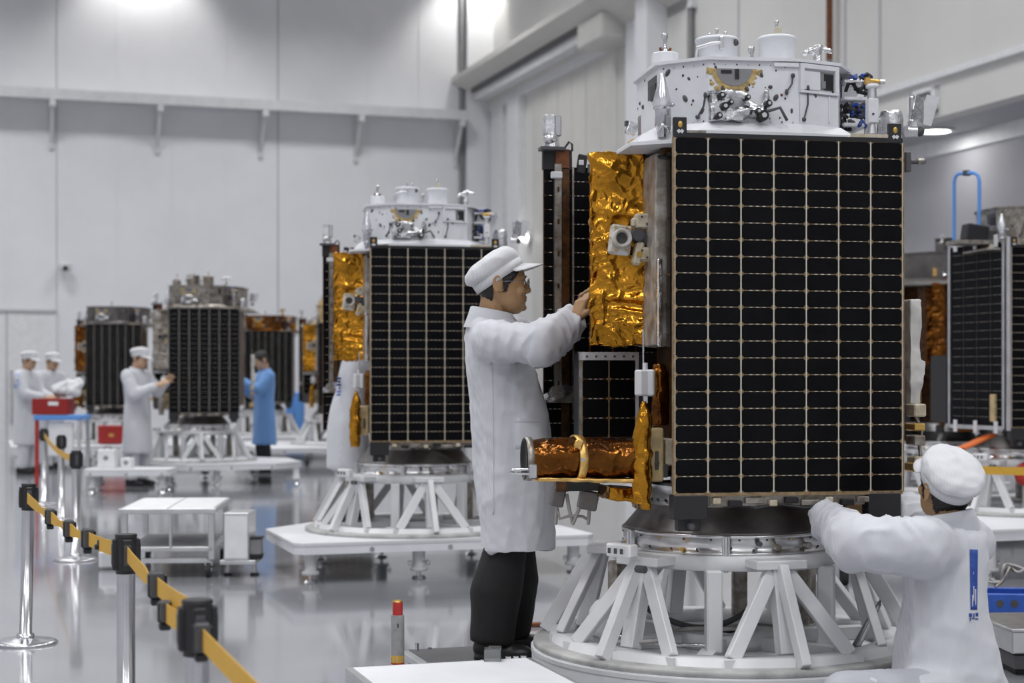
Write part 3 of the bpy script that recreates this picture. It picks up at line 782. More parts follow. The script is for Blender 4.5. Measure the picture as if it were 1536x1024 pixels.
    q = F(1359, 243, 6.12); mb.box((q.x + .004, q.y, q.z), (.022, .03, .075), None, 2, .003); mb.cyl((q.x, q.y, q.z), (q.x + .075, q.y, q.z + .004), .009, seg=8, mi=2); mb.cyl((q.x + .045, q.y, q.z + .003), (q.x + .07, q.y, q.z + .005), .012, seg=8, mi=1)
    mb.build('probe', s); mb = MB(); q = F(1366, 528, 6.42); mb.box((q.x + .004, q.y, q.z), (.05, .08, .42)); mb.box((q.x + .02, q.y, q.z - .12), (.04, .08, .18), RY(.15)); foil(mb, .009, .02, 7, 'side_wrap', 'white_wrap', s, 41)
    # ---- white upper bus: an eight-sided box
    pts = [F(988, 95, 6.15), F(1063, 95, 6.04), F(1198, 95, 6.08), F(1257, 95, 6.17), F(1297, 95, 6.55), F(1270, 95, 6.95), F(1000, 95, 6.95), F(955, 95, 6.5)]
    poly = [(p.x, p.y) for p in pts]; zt_ = 2.498 - ZB; zb_ = 2.262 - ZB
    cxm = sum(p[0] for p in poly) / 8; cym = sum(p[1] for p in poly) / 8
    sc = lambda k: [(cxm + (x - cxm) * k, max(-.478, cym + (y - cym) * k)) for x, y in poly]
    # right-front corner left open: shelves and harness show there
    mb = MB('plastic_white', 'white_panel')
    side = [0, 1, 2, 3]
    mb.prism([poly[i] for i in (0, 1, 2, 3, 5, 6, 7)], zb_, zt_)
    ub = mb.build('upper_bus', s, 'white eight-sided upper bus')
    mb = MB('plastic_white'); mb.prism(sc(1.035), zt_, zt_ + .012); mb.build('top_plate', ub)
    mb = MB('plastic_white', 'aluminium', 'tan_white')
    mb.prism(sc(1.22), zb_ - .062, zb_ - .03, poly2=sc(1.17)); mb.prism(sc(1.17), zb_ - .03, zb_ + .004, poly2=sc(1.03)); mb.prism(sc(1.28), zb_ - .075, zb_ - .062)
    mb.build('flange', ub)
    # panel plates and window recesses on the front faces
    nf = (Vector((poly[2][0] - poly[1][0], poly[2][1] - poly[1][1], 0))).normalized()
    def on(i, u, z, off=0.0):
        a, b = Vector((*poly[i], 0)), Vector((*poly[(i + 1) % 8], 0)); dd = (b - a).normalized(); nn = Vector((dd.y, -dd.x, 0))
        q = a + (b - a) * u + nn * off; return Vector((q.x, q.y, z)), dd, Matrix((dd, -nn, Vector((0, 0, 1)))).transposed()
    def plate(mb, i, u0, u1, z0, z1, th, mi=0, off=0.0):
        q0, dd, M = on(i, u0, 0); q1, _, _ = on(i, u1, 0); c = (q0 + q1) / 2 + M @ Vector((0, -th / 2 - off, (z0 + z1) / 2))
        mb.box(c, ((q1 - q0).length, th, z1 - z0), M, mi, .0015)
    H = zt_ - zb_
    mb = MB('plastic_white', 'white_paint', 'dark_grey')
    plate(mb, 2, .02, .98, zb_ + .0, zb_ + H * .50, .006); plate(mb, 2, .0, .98, zb_ + H * .52, zb_ + H * .56, .014)
    plate(mb, 2, .0, .10, zb_ + H * .56, zt_ - .01, .014); plate(mb, 2, .88, .98, zb_ + H * .56, zt_ - .01, .014); plate(mb, 2, .0, .98, zt_ - .022, zt_ - .004, .014)
    plate(mb, 2, .10, .52, zb_ + H * .58, zt_ - .03, .008); plate(mb, 1, .72, 1.0, zt_ - .02, zt_ - .004, .01); plate(mb, 2, .72, .76, zb_ + .02, zb_ + H * .5, .012)
    mb.build('cover_plate', ub)
    mb = MB('grey', 'black'); plate(mb, 2, .54, .86, zb_ + H * .60, zt_ - .028, .004, 0); plate(mb, 2, .62, .86, zb_ + H * .60, zt_ - .034, .006, 1); plate(mb, 2, .56, .66, zb_ + H * .62, zb_ + H * .74, .0075, 0); mb.build('port', ub, 'square dark port')
    mb = MB('grey', 'black', 'stain')
    # half-round recess with tan sealant around it
    a_ = []
    q, dd, M = on(1, .28, zt_ - .03)
    for (rr, mi, off) in ((.086, 2, .0025), (.068, 0, .004)):
        vs = [q + M @ Vector((rr * math.cos(t), -off, rr * .95 * math.sin(t))) for t in [PI + PI * k / 14 for k in range(15)]]
        mb.add(vs, [tuple(range(15))], mi)
    mb.box(q + M @ Vector((.01, -.006, -.02)), (.015, .005, .036), M, 1); mb.box(q + M @ Vector((-.03, -.005, -.012)), (.04, .004, .012), M, 1)
    rg_ = random.Random(5)
    for k in range(26):
        t = PI + PI * rg_.random(); r_ = .085 + .02 * rg_.random(); sz = .004 + .008 * rg_.random()
        mb.ell(q + M @ Vector((r_ * math.cos(t), -.001, r_ * .9 * math.sin(t))), (sz, .003, sz * .8), M, 2, 8, 5)
    mb.build('sealed_recess', ub)
    mb = MB('dark_grey', 'black', 'aluminium_worn'); plate(mb, 7, .55, .92, zb_ + H * .55, zt_ - .03, .003, 0); plate(mb, 7, .7, .92, zb_ + H * .5, zb_ + H * .75, .006, 1); mb.build('port', ub)
    mb = MB('aluminium_worn'); plate(mb, 7, .1, .2, zb_ + .02, zb_ + H * .4, .004); mb.build('cover_strip', ub)
    # bolts and dark plugs
    mb = MB('dark_grey', 'rust', 'aluminium')
    for k in range(46):
        i = rg_.choice((7, 0, 0, 1, 1, 1, 2)); q, dd, M = on(i, rg_.uniform(.06, .94), zb_ + H * rg_.uniform(.06, .94)); sz = rg_.choice((.003, .004, .005, .007, .009))
        mb.ell(q, (sz, sz * .9, sz * rg_.uniform(.8, 1.9)), M @ RY(rg_.uniform(-.6, .6)), rg_.choice((0, 0, 1, 0)), 8, 6)
    for i, n in ((0, 5), (1, 8), (2, 5)):
        for k in range(n):
            for z in (zb_ + .012, zt_ - .014): q, dd, M = on(i, (k + .5) / n, z); mb.ell(q, (.0035, .004, .0035), M, 2 if k % 2 else 0, 6, 4)
    for (a0, b0) in (((1, .93, .78), (1, .86, .52)), ((2, .1, .1), (2, .2, .6)), ((0, .8, .12), (0, .95, .45))):
        q0, _, _ = on(a0[0], a0[1], zb_ + H * a0[2], .008); q1, _, _ = on(b0[0], b0[1], zb_ + H * b0[2], .008); mb.tube([q0, (q0 + q1) / 2 + Vector((.008, 0, 0)), q1], .003, 6, 0)
        mb.ell(q0, .009, None, 0, 8, 6); mb.ell(q1, (.007, .007, .012), None, 0, 8, 6)
    mb.build('fastener', ub)['kind'] = 'stuff'
    # foil-wrapped valve cluster
    mb = MB(); q, dd, M = on(1, .1, zb_ + H * .27, .012); mb.box(q, (.08, .05, .12), M); mb.box(q + Vector((.06, -.01, -.035)), (.07, .05, .05), M)
    q2, _, _ = on(1, .42, zb_ + H * .35, .012); mb.cap(q + Vector((.03, -.02, .05)), q2 + Vector((-.02, -.015, .02)), .016); mb.cap(q2, q2 + Vector((.05, -.01, -.03)), .018)
    q3, _, _ = on(1, .6, zb_ + H * .18, .012); mb.cap(q3 + Vector((-.09, 0, 0)), q3, .026); mb.cap(q3, q3 + Vector((.01, 0, .08)), .013)
    vc = foil(mb, .006, .018, 14, 'valve_cluster', 'silver_foil', ub, 3)
    for (du, dz, r_) in ((-.0, .035, .012), (.012, -.005, .015), (-.01, -.04, .012), (.035, .01, .01), (.1, .03, .01), (.14, -.02, .012), (.18, .01, .013), (.16, -.035, .02)):
        mb = MB('black', 'dark_grey', 'aluminium'); mb.cyl(q + Vector((du, -.046, dz)), q + Vector((du, -.0, dz)), r_, seg=10, mi=0); mb.cyl(q + Vector((du, -.052, dz)), q + Vector((du, -.02, dz)), r_ * .5, seg=8, mi=2); mb.build('valve', vc)
    mb = MB('black', 'dark_grey', 'aluminium')
    mb.tube([q3 + Vector((0, -.03, 0)), q3 + Vector((.05, -.04, .015)), q3 + Vector((.08, -.03, -.03))], .006, 6, 1); mb.build('pipe', vc)
    # drums and antennas on the top
    def drum(px0, px1, py0, d, flare=.004):
        c = F((px0 + px1) / 2, py0, d); r = (px1 - px0) / 2 * d / F_PX; mb = MB('plastic_white')
        mb.lathe([(r * .96, zt_ + .01), (r * .96, c.z - .014), (r + flare, c.z - .012), (r + flare, c.z - .006), (r - .004, c.z), (.001, c.z + .001)], (c.x, c.y, 0), 32)
        return c, r, mb.build('drum', ub)
    c, r, dr = drum(1044, 1107, 58, 6.42)
    mb = MB('aluminium', 'steel', 'dark_grey', 'rust')
    mb.tube([(c.x - r - .006, c.y - .01, c.z - .09), (c.x - r - .012, c.y - .05, c.z - .05), (c.x - r * .6, c.y - r - .012, c.z - .04), (c.x - r * .2, c.y - r - .016, c.z - .035)], .008, 8, 0); mb.box((c.x - r * .12, c.y - r - .006, c.z - .035), (.014, .016, .05), None, 0, .003)
    mb.build('pipe_handle', dr); mb = MB('aluminium', 'steel', 'dark_grey'); mb.cyl((c.x, c.y, c.z - .002), (c.x, c.y, c.z + .006), r * .75, seg=24)
    for dx, h_ in ((-.0, .035), (.035, .024), (-.03, .015)): mb.cyl((c.x + dx, c.y, c.z), (c.x + dx, c.y, c.z + h_), .005, seg=8, mi=1); mb.ell((c.x + dx, c.y, c.z + h_), .007, None, 1, 8, 6)
    mb.build('test_port', dr); mb = MB('dark_grey'); mb.ell((c.x + r * .7, c.y - r * .72, c.z - .025), (.012, .01, .014), None, 0, 8, 6); mb.build('plug', dr)
    c, r, dr = drum(1137, 1193, 56, 6.3)
    mb = MB('tan_white', 'steel'); mb.box((c.x + .005, c.y, c.z + .02), (.022, .022, .04), None, 0, .003); mb.cyl((c.x, c.y, c.z + .03), (c.x, c.y, c.z + .056), .006, seg=8, mi=1); mb.ell((c.x, c.y, c.z + .058), .009, None, 1, 8, 6); mb.build('test_port', dr)
    c = F(997, 80, 6.4); mb = MB('plastic_white'); mb.lathe([(.054, zt_ - .02), (.054, c.z - .004), (.05, c.z), (.001, c.z + .001)], (c.x, c.y, 0), 8, M=RZ(.3), smooth=False); bx_ = mb.build('sensor_box', ub)
    def stub(c, h_, parent):
        mb = MB('steel', 'rust', 'silver_foil'); mb.lathe([(.018, 0), (.018, .012), (.009, .02), (.008, h_ - .02), (.013, h_), (.013, h_ + .012), (.006, h_ + .014), (.001, h_ + .014)], (c.x, c.y, c.z), 14, 0)
        for k in (-1, 1): mb.cyl((c.x + k * .018, c.y - .01, c.z), (c.x + k * .02, c.y - .01, c.z + .02), .005, seg=6, mi=1)
        mb.cyl((c.x - .009, c.y - .01, c.z + .02), (c.x - .009, c.y - .01, c.z + h_), .003, seg=6, mi=2); mb.build('antenna_stub', parent)
    stub(c, .065, bx_); q = F(1127, 90, 6.3); stub(Vector((q.x, q.y, zt_ + .005)), .085, ub)
    q = F(1226, 76, 6.5)
    mb = MB(); mb.cap((q.x - .05, q.y, q.z - .012), (q.x + .01, q.y, q.z + .012), .014, .018); mb.cap((q.x + .01, q.y, q.z + .012), (q.x + .06, q.y, q.z - .002), .016, .011); mb.cyl((q.x, q.y, zt_), (q.x, q.y, q.z), .024, .016); mb.cyl((q.x, q.y, zt_), (q.x, q.y, zt_ + .018), .045, .03)
    foil(mb, .006, .01, 14, 'wrapped_antenna', 'silver_foil', ub, 6)
    # conical nozzle at the left front corner
    q = F(993, 150, 6.05); zn = F(993, 202, 6.05).z
    mb = MB('nozzle', 'steel', 'grey')
    mb.lathe([(.008, .1), (.012, .085), (.02, .05), (.03, .01), (.034, -.02), (.032, -.035), (.028, -.036)], (q.x, q.y, q.z), 20)
    mb.lathe([(.03, -.036), (.031, -.1), (.026, -.102), (.022, -.13), (.02, -.14)], (q.x + .004, q.y, q.z), 18, 1); mb.box((q.x + .015, q.y - .03, q.z - .09), (.02, .02, .05), None, 2, .003); mb.ell((q.x + .035, q.y - .02, q.z - .02), .009, None, 1, 8, 6)
    mb.tube([(q.x - .02, q.y - .03, q.z - .12), (q.x - .01, q.y - .05, q.z - .1), (q.x + .01, q.y - .05, q.z - .11), (q.x + .02, q.y - .03, q.z - .13)], .006, 8, 1); mb.build('thruster_nozzle', ub)
    q = F(952, 198, 6.3); mb = MB('silver_foil', 'dark_grey', 'gold_foil_pale'); mb.box((q.x, q.y + .05, q.z + .02), (.04, .03, .05), RY(.4), 0, .004); mb.box((q.x + .04, q.y, q.z - .03), (.12, .08, .02), RY(-.2), 2, .004); mb.box((q.x - .02, q.y + .05, q.z + .04), (.012, .02, .02), None, 1); mb.build('corner_fitting', ub)
    # harness bay on the right
    mb = MB('plastic_white', 'black', 'dark_grey', 'silver_foil')
    q = F(1285, 150, 6.35)
    for dz in (-.005, -.105, .062): mb.box((q.x - .02, q.y + .04, q.z + dz), (.11, .2, .014), None, 0 if dz < .03 else 3, .003)
    mb.box((q.x - .055, q.y + .12, q.z), (.02, .16, .22), None, 1); mb.box((q.x + .03, q.y - .02, q.z - .06), (.012, .012, .22), None, 0)
    mb.beam((q.x - .05, q.y - .05, zt_ + .0), (q.x + .06, q.y + .05, zt_ - .035), .012, .008, 0)
    hb = mb.build('harness_bay', ub)
    rg_ = random.Random(12)
    for nm, ml in (('cable_bundle', ('black', 'cable_blue')), ('cable_bundle', ('dark_grey', 'blue'))):
        mb = MB(*ml)
        for k in range(13):
            o = Vector((q.x + rg_.uniform(-.055, .02), q.y - rg_.uniform(.02, .06), q.z + rg_.choice((.03, -.05, -.05, -.1, .075))))
            pts_ = [o + Vector((rg_.uniform(-.03, .03), rg_.uniform(-.02, .02), rg_.uniform(-.03, .03))) for _ in range(5)]
            sm_ = []
            for i in range(4):
                for t in (0, .33, .66):
                    sm_.append(pts_[i].lerp(pts_[i + 1], t))
            mb.tube(sm_, .007, 6, 1 if k % 3 == 0 else 0)
        mb.build(nm, hb)['kind'] = 'stuff'
    q = F(1308, 165, 6.2)
    mb = MB('plastic_white', 'black', 'aluminium', 'gold_foil_pale'); mb.box((q.x, q.y, q.z - .005), (.04, .04, .095), None, 0, .004); mb.cyl((q.x, q.y, q.z + .04), (q.x, q.y, q.z + .085), .018, .016, 14, 2); mb.lathe([(.016, .08), (.024, .084), (.024, .096), (.001, .098)], (q.x, q.y, q.z), 16, 0)
    mb.ell((q.x - .004, q.y - .022, q.z - .018), (.005, .003, .004), None, 1, 8, 5); mb.cyl((q.x - .01, q.y, q.z + .112), (q.x + .045, q.y, q.z + .108), .007, seg=8, mi=3); mb.cyl((q.x + .03, q.y, q.z + .108), (q.x + .05, q.y, q.z + .108), .01, seg=8, mi=2); mb.cyl((q.x, q.y, q.z - .05), (q.x, q.y, q.z - .09), .012, .018, 10, 2); mb.box((q.x - .02, q.y, q.z + .11), (.018, .014, .024), None, 3)
    mb.build('white_post', ub)
    q = F(1337, 192, 6.3); mb = MB(); mb.cyl((q.x, q.y, q.z - .05), (q.x, q.y, q.z + .058), .046, seg=22); mb.cyl((q.x, q.y, q.z + .058), (q.x, q.y, q.z + .068), .042, seg=22); mb.cap((q.x - .05, q.y, q.z - .03), (q.x - .05, q.y, q.z + .03), .012)
    foil(mb, .006, .008, 14, 'wrapped_drum', 'silver_foil', ub, 13)
    q = F(1385, 165, 6.35); mb = MB('silver_foil', 'aluminium', 'dark_grey')
    mb.box((q.x - .018, q.y, q.z), (.07, .006, .1), RZ(.5) @ RY(.28), 0); mb.box((q.x + .026, q.y + .006, q.z), (.05, .006, .115), RZ(-.35) @ RY(.28), 1); mb.box((q.x - .05, q.y, q.z - .0), (.012, .02, .1), None, 1, .003); mb.cyl((q.x - .07, q.y, q.z - .085), (q.x - .02, q.y, q.z - .085), .022, .02, 12, 1); mb.ell((q.x - .018, q.y - .006, q.z - .085), .02, None, 2, 10, 8); mb.box((q.x - .045, q.y, q.z - .055), (.03, .03, .03), None, 0, .004)
    mb.build('sensor_flap', ub)
    # ---- adapter cone
    zc = lambda py, d: F(1085, py, d).z
    mb = MB('titanium_dark', 'aluminium', 'black', 'aluminium_worn')
    mb.lathe([(.30, .17), (.30, .135), (.318, .133), (.318, .098), (.325, .096)], seg=56, mi=1); mb.lathe([(.325, .096), (.40, .008), (.41, .0), (.30, .0), (.3, .1)], seg=56, mi=0)
    for k in range(40):
        t = k * 2 * PI / 40; mb.ell((.319 * math.cos(t), .319 * math.sin(t), .116), (.006, .006, .006), None, 2, 6, 4)
    mb.build('adapter_cone', s)
    return s

sat0 = make_satellite()
tag(sat0, 'nearest satellite, big black panel with white top and gold foil box', 'satellite', 'satellites on white stands')

# ------------------------------------------------------------------ white assembly stand
def make_stand():
    s = empty('assembly_stand', (CX, CY, .265))
    H = ZB - .265
    mb = MB('aluminium', 'dark_grey', 'brass', 'aluminium_worn')
    z0 = .66 - .265
    mb.lathe([(.33, H - .012), (.395, H - .012), (.402, H), (.412, H), (.412, H - .012), (.405, H - .014), (.405, z0 + .01), (.414, z0 + .008), (.414, z0), (.33, z0)], seg=72, mi=0)
    for k in range(48):
        t = k * 2 * PI / 48; mb.ell((.406 * math.cos(t), .406 * math.sin(t), z0 + (.02 if k % 2 else .058)), (.005, .005, .005), None, 1 if k % 5 else 2, 6, 4)
    for k, (a, dz, r_) in enumerate(((-70, .03, .012), (-95, .03, .008), (-120, .02, .008), (-50, .03, .014), (-80, .045, .01))):
        t = R(a); c = Vector((.405 * math.cos(t), .405 * math.sin(t), z0 + dz)); mb.cyl(c * 1.0, Vector((c.x * 1.06, c.y * 1.06, c.z)), r_, seg=10, mi=(3, 1, 2)[k % 3])
    mb.build('separation_ring', s, 'bright metal ring')
    for a in (-97, -22, 53, 128, 203):
        mb = MB('aluminium', 'dark_grey'); t = R(a); c = Vector((.42 * math.cos(t), .42 * math.sin(t), 0)); M = RZ(t)
        mb.box((c.x, c.y, z0 + .03), (.02, .03, .09), M, 0, .003); mb.cyl((c.x * 1.03, c.y * 1.03, z0 - .06), (c.x * 1.03, c.y * 1.03, z0 + .07), .008, seg=8, mi=0)
        mb.build('clamp', s)
    mb = MB('white_paint'); mb.lathe([(.36, z0), (.44, z0), (.445, z0 - .004), (.445, z0 - .052), (.44, z0 - .056), (.36, z0 - .056)], seg=72, closed=True); mb.build('upper_ring', s)
    mb = MB('white_paint', 'aluminium_worn', 'rim_grey'); mb.lathe([(.60, .0), (.752, .0), (.756, .004), (.756, .02), (.75, .024), (.70, .026), (.695, .055), (.60, .055)], seg=96, closed=True, mi=0)
    mb.lathe([(.70, .027), (.756, .025), (.764, .02), (.764, .0), (.756, .0)], seg=96, mi=2); lr = mb.build('lower_ring', s)
    mb = MB('white_paint')
    for k in range(3):
        t = R(15 + 60 * k); mb.beam((.62 * math.cos(t), .62 * math.sin(t), .026), (-.62 * math.cos(t), -.62 * math.sin(t), .026), .06, .05)
    mb.lathe([(.12, .001), (.2, .001), (.2, .06), (.12, .06)], seg=28, closed=True)
    mb.build('cross_member', s)
    for k in range(6):
        t = R(-135 + 60 * k); M = RZ(t); u = Vector((math.cos(t), math.sin(t), 0)); v = Vector((-u.y, u.x, 0)); zt = z0 - .03
        mb = MB('white_paint', 'aluminium_worn')
        mb.beam(u * .575 + Vector((0, 0, .05)), u * .50 + Vector((0, 0, zt)), .06, .06, up=u, ch=.004)
        mb.build('post', s)
        mb = MB('white_paint'); mb.box(u * .475 + Vector((0, 0, zt + .008)), (.14, .20, .034), M, 0, .004); mb.build('head_plate', s)
        for sg in (-1, 1):
            mb = MB('white_paint'); mb.beam(u * .62 + v * sg * .23 + Vector((0, 0, .05)), u * .51 + v * sg * .03 + Vector((0, 0, zt - .02)), .054, .034, up=u, ch=.003)
            mb.box(u * .62 + v * sg * .23 + Vector((0, 0, .04)), (.07, .08, .03), M); mb.build('brace', s)
        mb = MB('white_paint'); mb.beam(u * .735 + Vector((0, 0, .03)), u * .535 + Vector((0, 0, zt)), .056, .036, up=v, ch=.003); mb.build('brace', s)
    for a in (-103, -40, 35, 75, 140, 195):
        t = R(a); mb = MB('white_paint', 'aluminium_worn'); mb.box((.43 * math.cos(t) * 1.05, .43 * math.sin(t) * 1.05, (z0 - .05) / 2 + .02), (.06, .06, z0 - .09), RZ(t + .3), 0 if a < 30 else 1, .006); mb.build('inner_post', s)
    a = Vector((-.44, -.42, z0)); M = RZ(R(-135))
    mb = MB('white_panel', 'dark_grey', 'steel'); mb.box(a + Vector((.0, 0, .022)), (.05, .12, .05), M, 0, .006)
    q = a + Vector((-.018, -.018, .022)); 
    for k in range(3): mb.box(q + M @ Vector((.012, -.03 + k * .03, 0)), (.004, .012, .02), M, 1)
    mb.cyl(a + Vector((.05, -.06, -.04)), a + Vector((.08, -.09, -.04)), .014, seg=8, mi=1); mb.build('position_block', s)
    return s
stand0 = make_stand()
tag(stand0, 'white tubular ring stand under the nearest satellite', 'stand', 'round white assembly stands')

# ------------------------------------------------------------------ decks the stands sit on
def make_deck(loc, rz, hx, hy, name='platform', ch=.28, feet=None, z=.265, mt='deck_white', th=.075, cf=None, rnd=False):
    s = empty(name, loc, rz)
    cf = .06 if cf is None else cf
    poly = poly_ = [(-hx + cf, -hy), (hx - cf, -hy), (hx, -hy + cf), (hx, hy - ch), (hx - ch, hy), (-hx + ch, hy), (-hx, hy - ch), (-hx, -hy + cf)]
    if rnd: poly = [(hx * math.cos(2 * PI * k / 48), hx * math.sin(2 * PI * k / 48)) for k in range(48)]
    mb = MB(mt, 'white_paint'); mb.prism(poly, z - th, z, 0); q = [(x * .97, y * .97) for x, y in poly]
    mb.prism([(x * 1.004, y * 1.004) for x, y in poly], z - .02, z - .004, 1); mb.build('deck_plate', s)
    for (x, y) in feet or [(sx * (hx - (.12 if sy < 0 else ch)), sy * (hy - .12)) for sx in (-1, -.2, 1) for sy in (-1, 1)]:
        mb = MB('white_paint', 'steel', 'black')
        mb.lathe([(.045, z - th), (.042, z - th - .02), (.04, .075), (.058, .07), (.058, .05), (.001, .05)], (x, y, 0), 16)
        mb.cyl((x, y, .012), (x, y, .055), .014, seg=8, mi=1); mb.cyl((x, y, 0), (x, y, .014), .05, .04, 16, 1)
        for k in (-1, 1): mb.box((x + k * .06, y, .1), (.03, .02, .03), None, 1, .004)
        mb.build('foot', s)
    for (x, y) in ((-hx + ch + .05, -hy + .05), (0, -hy + .05), (hx - ch - .05, -hy + .05)):
        mb = MB('steel'); mb.cyl((x, y - .06, z - .05), (x, y - .035, z - .05), .016, seg=10); mb.build('lift_eye', s)
    return s
dk0 = make_deck((CX, CY, 0), R(18.2), (.772), .76, rnd=True, feet=[(.5, -.6), (-.5, .6), (.6, .5), (-.6, -.5)])
tag(dk0, 'white floor platform carrying the nearest stand', 'platform', 'white platforms on screw feet')
# white rectangular panel table in front at the left of the ring
c4 = [P(518, 1000, 5.98), P(795, 985.5, 6.2)]
L = (c4[1] - c4[0]).length; ang = math.atan2(c4[1].y - c4[0].y, c4[1].x - c4[0].x)
o_ = c4[1]
wp = empty('side_platform', (o_.x, o_.y, 0), ang); tag(wp, 'white topped rectangular side platform with metal edging at the bottom of the picture', 'platform')
mb = MB('deck_white'); mb.boxab((-L + .025, -1.1, .235), (-.022, -.02, .2655)); mb.build('top_panel', wp)
mb = MB('steel_cart', 'aluminium')
for (a, b) in (((-L, -.02), (0, 0)), ((-L, -1.12), (0, -1.1)), ((-L, -1.1), (-L + .024, -.02)), ((-.022, -1.1), (0, -.02))): mb.boxab((a[0], a[1], .20), (b[0], b[1], .263))
mb.build('edge_frame', wp)
for (x, y) in ((-L + .06, -.1), (-.06, -.1), (-L + .06, -1.0), (-.06, -1.0)):
    mb = MB('steel_cart'); mb.box((x, y, .105), (.05, .05, .205), None, 0, .004); mb.cyl((x, y, 0), (x, y, .014), .04, seg=14); mb.build('leg', wp)
mb = MB('steel')
for k in range(9): mb.cyl((-L + .1 + k * .07, -.012, .263), (-L + .1 + k * .07, -.012, .268), .006, seg=8)
for k in range(3): mb.box((-.03 - k * .03, -.012, .268), (.02, .014, .012), None, 0, .002)
mb.build('screw', wp)

# ------------------------------------------------------------------ the other satellites, copies of the near one
def put(o, x, y, z, yaw): o.location = (x, y, z); o.rotation_euler = (0, 0, yaw)
def twin(x, y, label, stand_label, deck_label, yaw=YAW, dz=0, swap=None, skip=(), deck=(1.2, 1.2, .3, 0, -.1), stand_skip=()):
    o = copy_tree(sat0, skip, swap); put(o, x, y, ZB + dz, yaw); tag(o, label, 'satellite', 'satellites on white stands')
    st = copy_tree(stand0, stand_skip); put(st, x, y, .265 + dz, 0); tag(st, stand_label, 'stand', 'round white assembly stands')
    dk = None
    if deck:
        dk = make_deck((x + deck[3], y + deck[4], 0), R(18.2), deck[0], deck[1], ch=deck[2], z=.265 + dz, cf=deck[5] if len(deck) > 5 else None); tag(dk, deck_label, 'platform', 'white platforms on screw feet')
    return o, st, dk
FARC = {'cell_frame': 'cell_far', 'cell_tab': 'cell_far'}
NOTUBE = ('telescope_tube', 'connector_block', 'lower_foil_cover')
DARKTOP = {**FARC, 'plastic_white': 'aluminium_worn', 'white_panel': 'titanium_dark', 'instrument_white': 'aluminium_worn'}
BLACKTOP = {**FARC, 'plastic_white': 'titanium_dark', 'gold_foil': 'amber_foil', 'white_panel': 'black'}
twin(-.691, 11.52, 'second satellite with white top and gold box, behind the standing worker',
     'white ring stand under the second satellite, left of the standing worker', 'white floor platform on screw feet left of the standing worker', skip=NOTUBE + ('side_solar_panel', 'side_body'), deck=(1.03, .78, .45, .04, 0))
twin(-4.07, 21.16, 'satellite between a white coated and a blue coated worker', 'white stand between the white coated and blue coated workers',
     'low white platform at the feet of the blue coated worker', swap={**DARKTOP, 'gold_foil': 'side_wrap'}, skip=NOTUBE, deck=(.95, .88, .4, .32, -.08, .4))
twin(-6.69, 27.2, 'satellite left of the pair of workers with the red box between them and the centre', 'stand holding the red box, at far left', 'low white platform under the farthest left satellite',
     swap={**BLACKTOP}, skip=('drum', 'sensor_box', 'wrapped_antenna'), deck=(1.6, 1.5, .3, 0, 0))
twin(-4.72, 31.0, 'dark satellite partly hidden behind the blue coated worker', 'stand behind the blue coated worker', 'platform behind the blue coated worker', swap={**BLACKTOP, 'plastic_white': 'amber_foil', 'silver_foil': 'gold_foil'}, skip=('drum', 'sensor_box', 'side_body') + NOTUBE, deck=(1.5, 1.5, .3, 0, 0))
twin(-2.83, 26.56, 'narrow looking satellite half hidden behind the second satellite, right of the blue coat', 'stand of the half hidden satellite right of the blue coat', 'platform of the half hidden satellite right of the blue coat', swap={**FARC, 'plastic_white': 'tan_paint'}, skip=NOTUBE, deck=(1.5, 1.5, .3, 0, 0))
# right hand satellites
o7, s7, d7 = twin(3.85, 12.31, 'satellite with two framed black panels at the right edge under the blue hoop', 'white stand at the right edge behind the kneeling worker', 'white platform at the right edge behind the kneeling worker',
     dz=.07, swap={'plastic_white': 'aluminium_worn', 'gold_foil': 'titanium_dark', 'instrument_white': 'titanium_dark'}, skip=('foil_box', 'rear_solar_panel', 'telescope_tube', 'foil_curtain', 'side_solar_panel', 'lower_foil_cover', 'antenna', 'white_bracket', 'drum', 'connector_block', 'sensor_box', 'corner_fitting'), deck=(1.5, 1.15, .3, .3, -.1))
def wloc(o, v):
    c_, s_ = math.cos(o.rotation_euler.z), math.sin(o.rotation_euler.z); d = v - o.location
    return Vector((d.x * c_ + d.y * s_, -d.x * s_ + d.y * c_, d.z))
a = wloc(o7, P(1426, 372, 12.4)); b = wloc(o7, P(1507, 363, 11.8)); h_ = 1.335
ln = math.hypot(b.x - a.x, b.y - a.y); th = math.atan2(b.y - a.y, b.x - a.x)
sp = placed(cells_mb(ln, h_, 4, 21, cham=.004, gv=.003, gh=.003, mats=('dark_grey', 'cell', 'cell_tab', 'cell_bus', 'dark_grey')), RZ(th), (a.x, a.y, a.z - h_)).build('side_solar_panel', o7)
mb = MB('aluminium', 'white_paint'); Mz = RZ(th)
for (x0, x1, z0, z1) in ((-.015, .012, -.02, h_ + .02), (ln - .012, ln + .015, -.02, h_ + .02), (0, ln, -.03, -.0), (0, ln, h_, h_ + .025)): mb.box(Mz @ Vector(((x0 + x1) / 2, .0, (z0 + z1) / 2)) + Vector((a.x, a.y, a.z - h_)), (x1 - x0, .03, z1 - z0), Mz)
for xx in (.08, ln * .5, ln - .08):
    for zz in (-.01, h_ + .01): mb.box(Mz @ Vector((xx, -.016, zz)) + Vector((a.x, a.y, a.z - h_)), (.04, .012, .09), Mz, 1, .004)
mb.cyl(Mz @ Vector((ln + .045, 0, -.03)) + Vector((a.x, a.y, a.z - h_)), Mz @ Vector((ln + .045, 0, h_ + .03)) + Vector((a.x, a.y, a.z - h_)), .018, seg=10)
mb.build('panel_frame', sp)
q = wloc(o7, P(1431, 365, 12.3)); q2 = wloc(o7, P(1469, 360, 12.15)); zt7 = wloc(o7, P(1450, 258, 12.2)).z
mb = MB('blue_light', 'dark_grey')
e1 = Vector((q.x, q.y, zt7)); e2 = Vector((q2.x, q2.y, zt7 - .01))
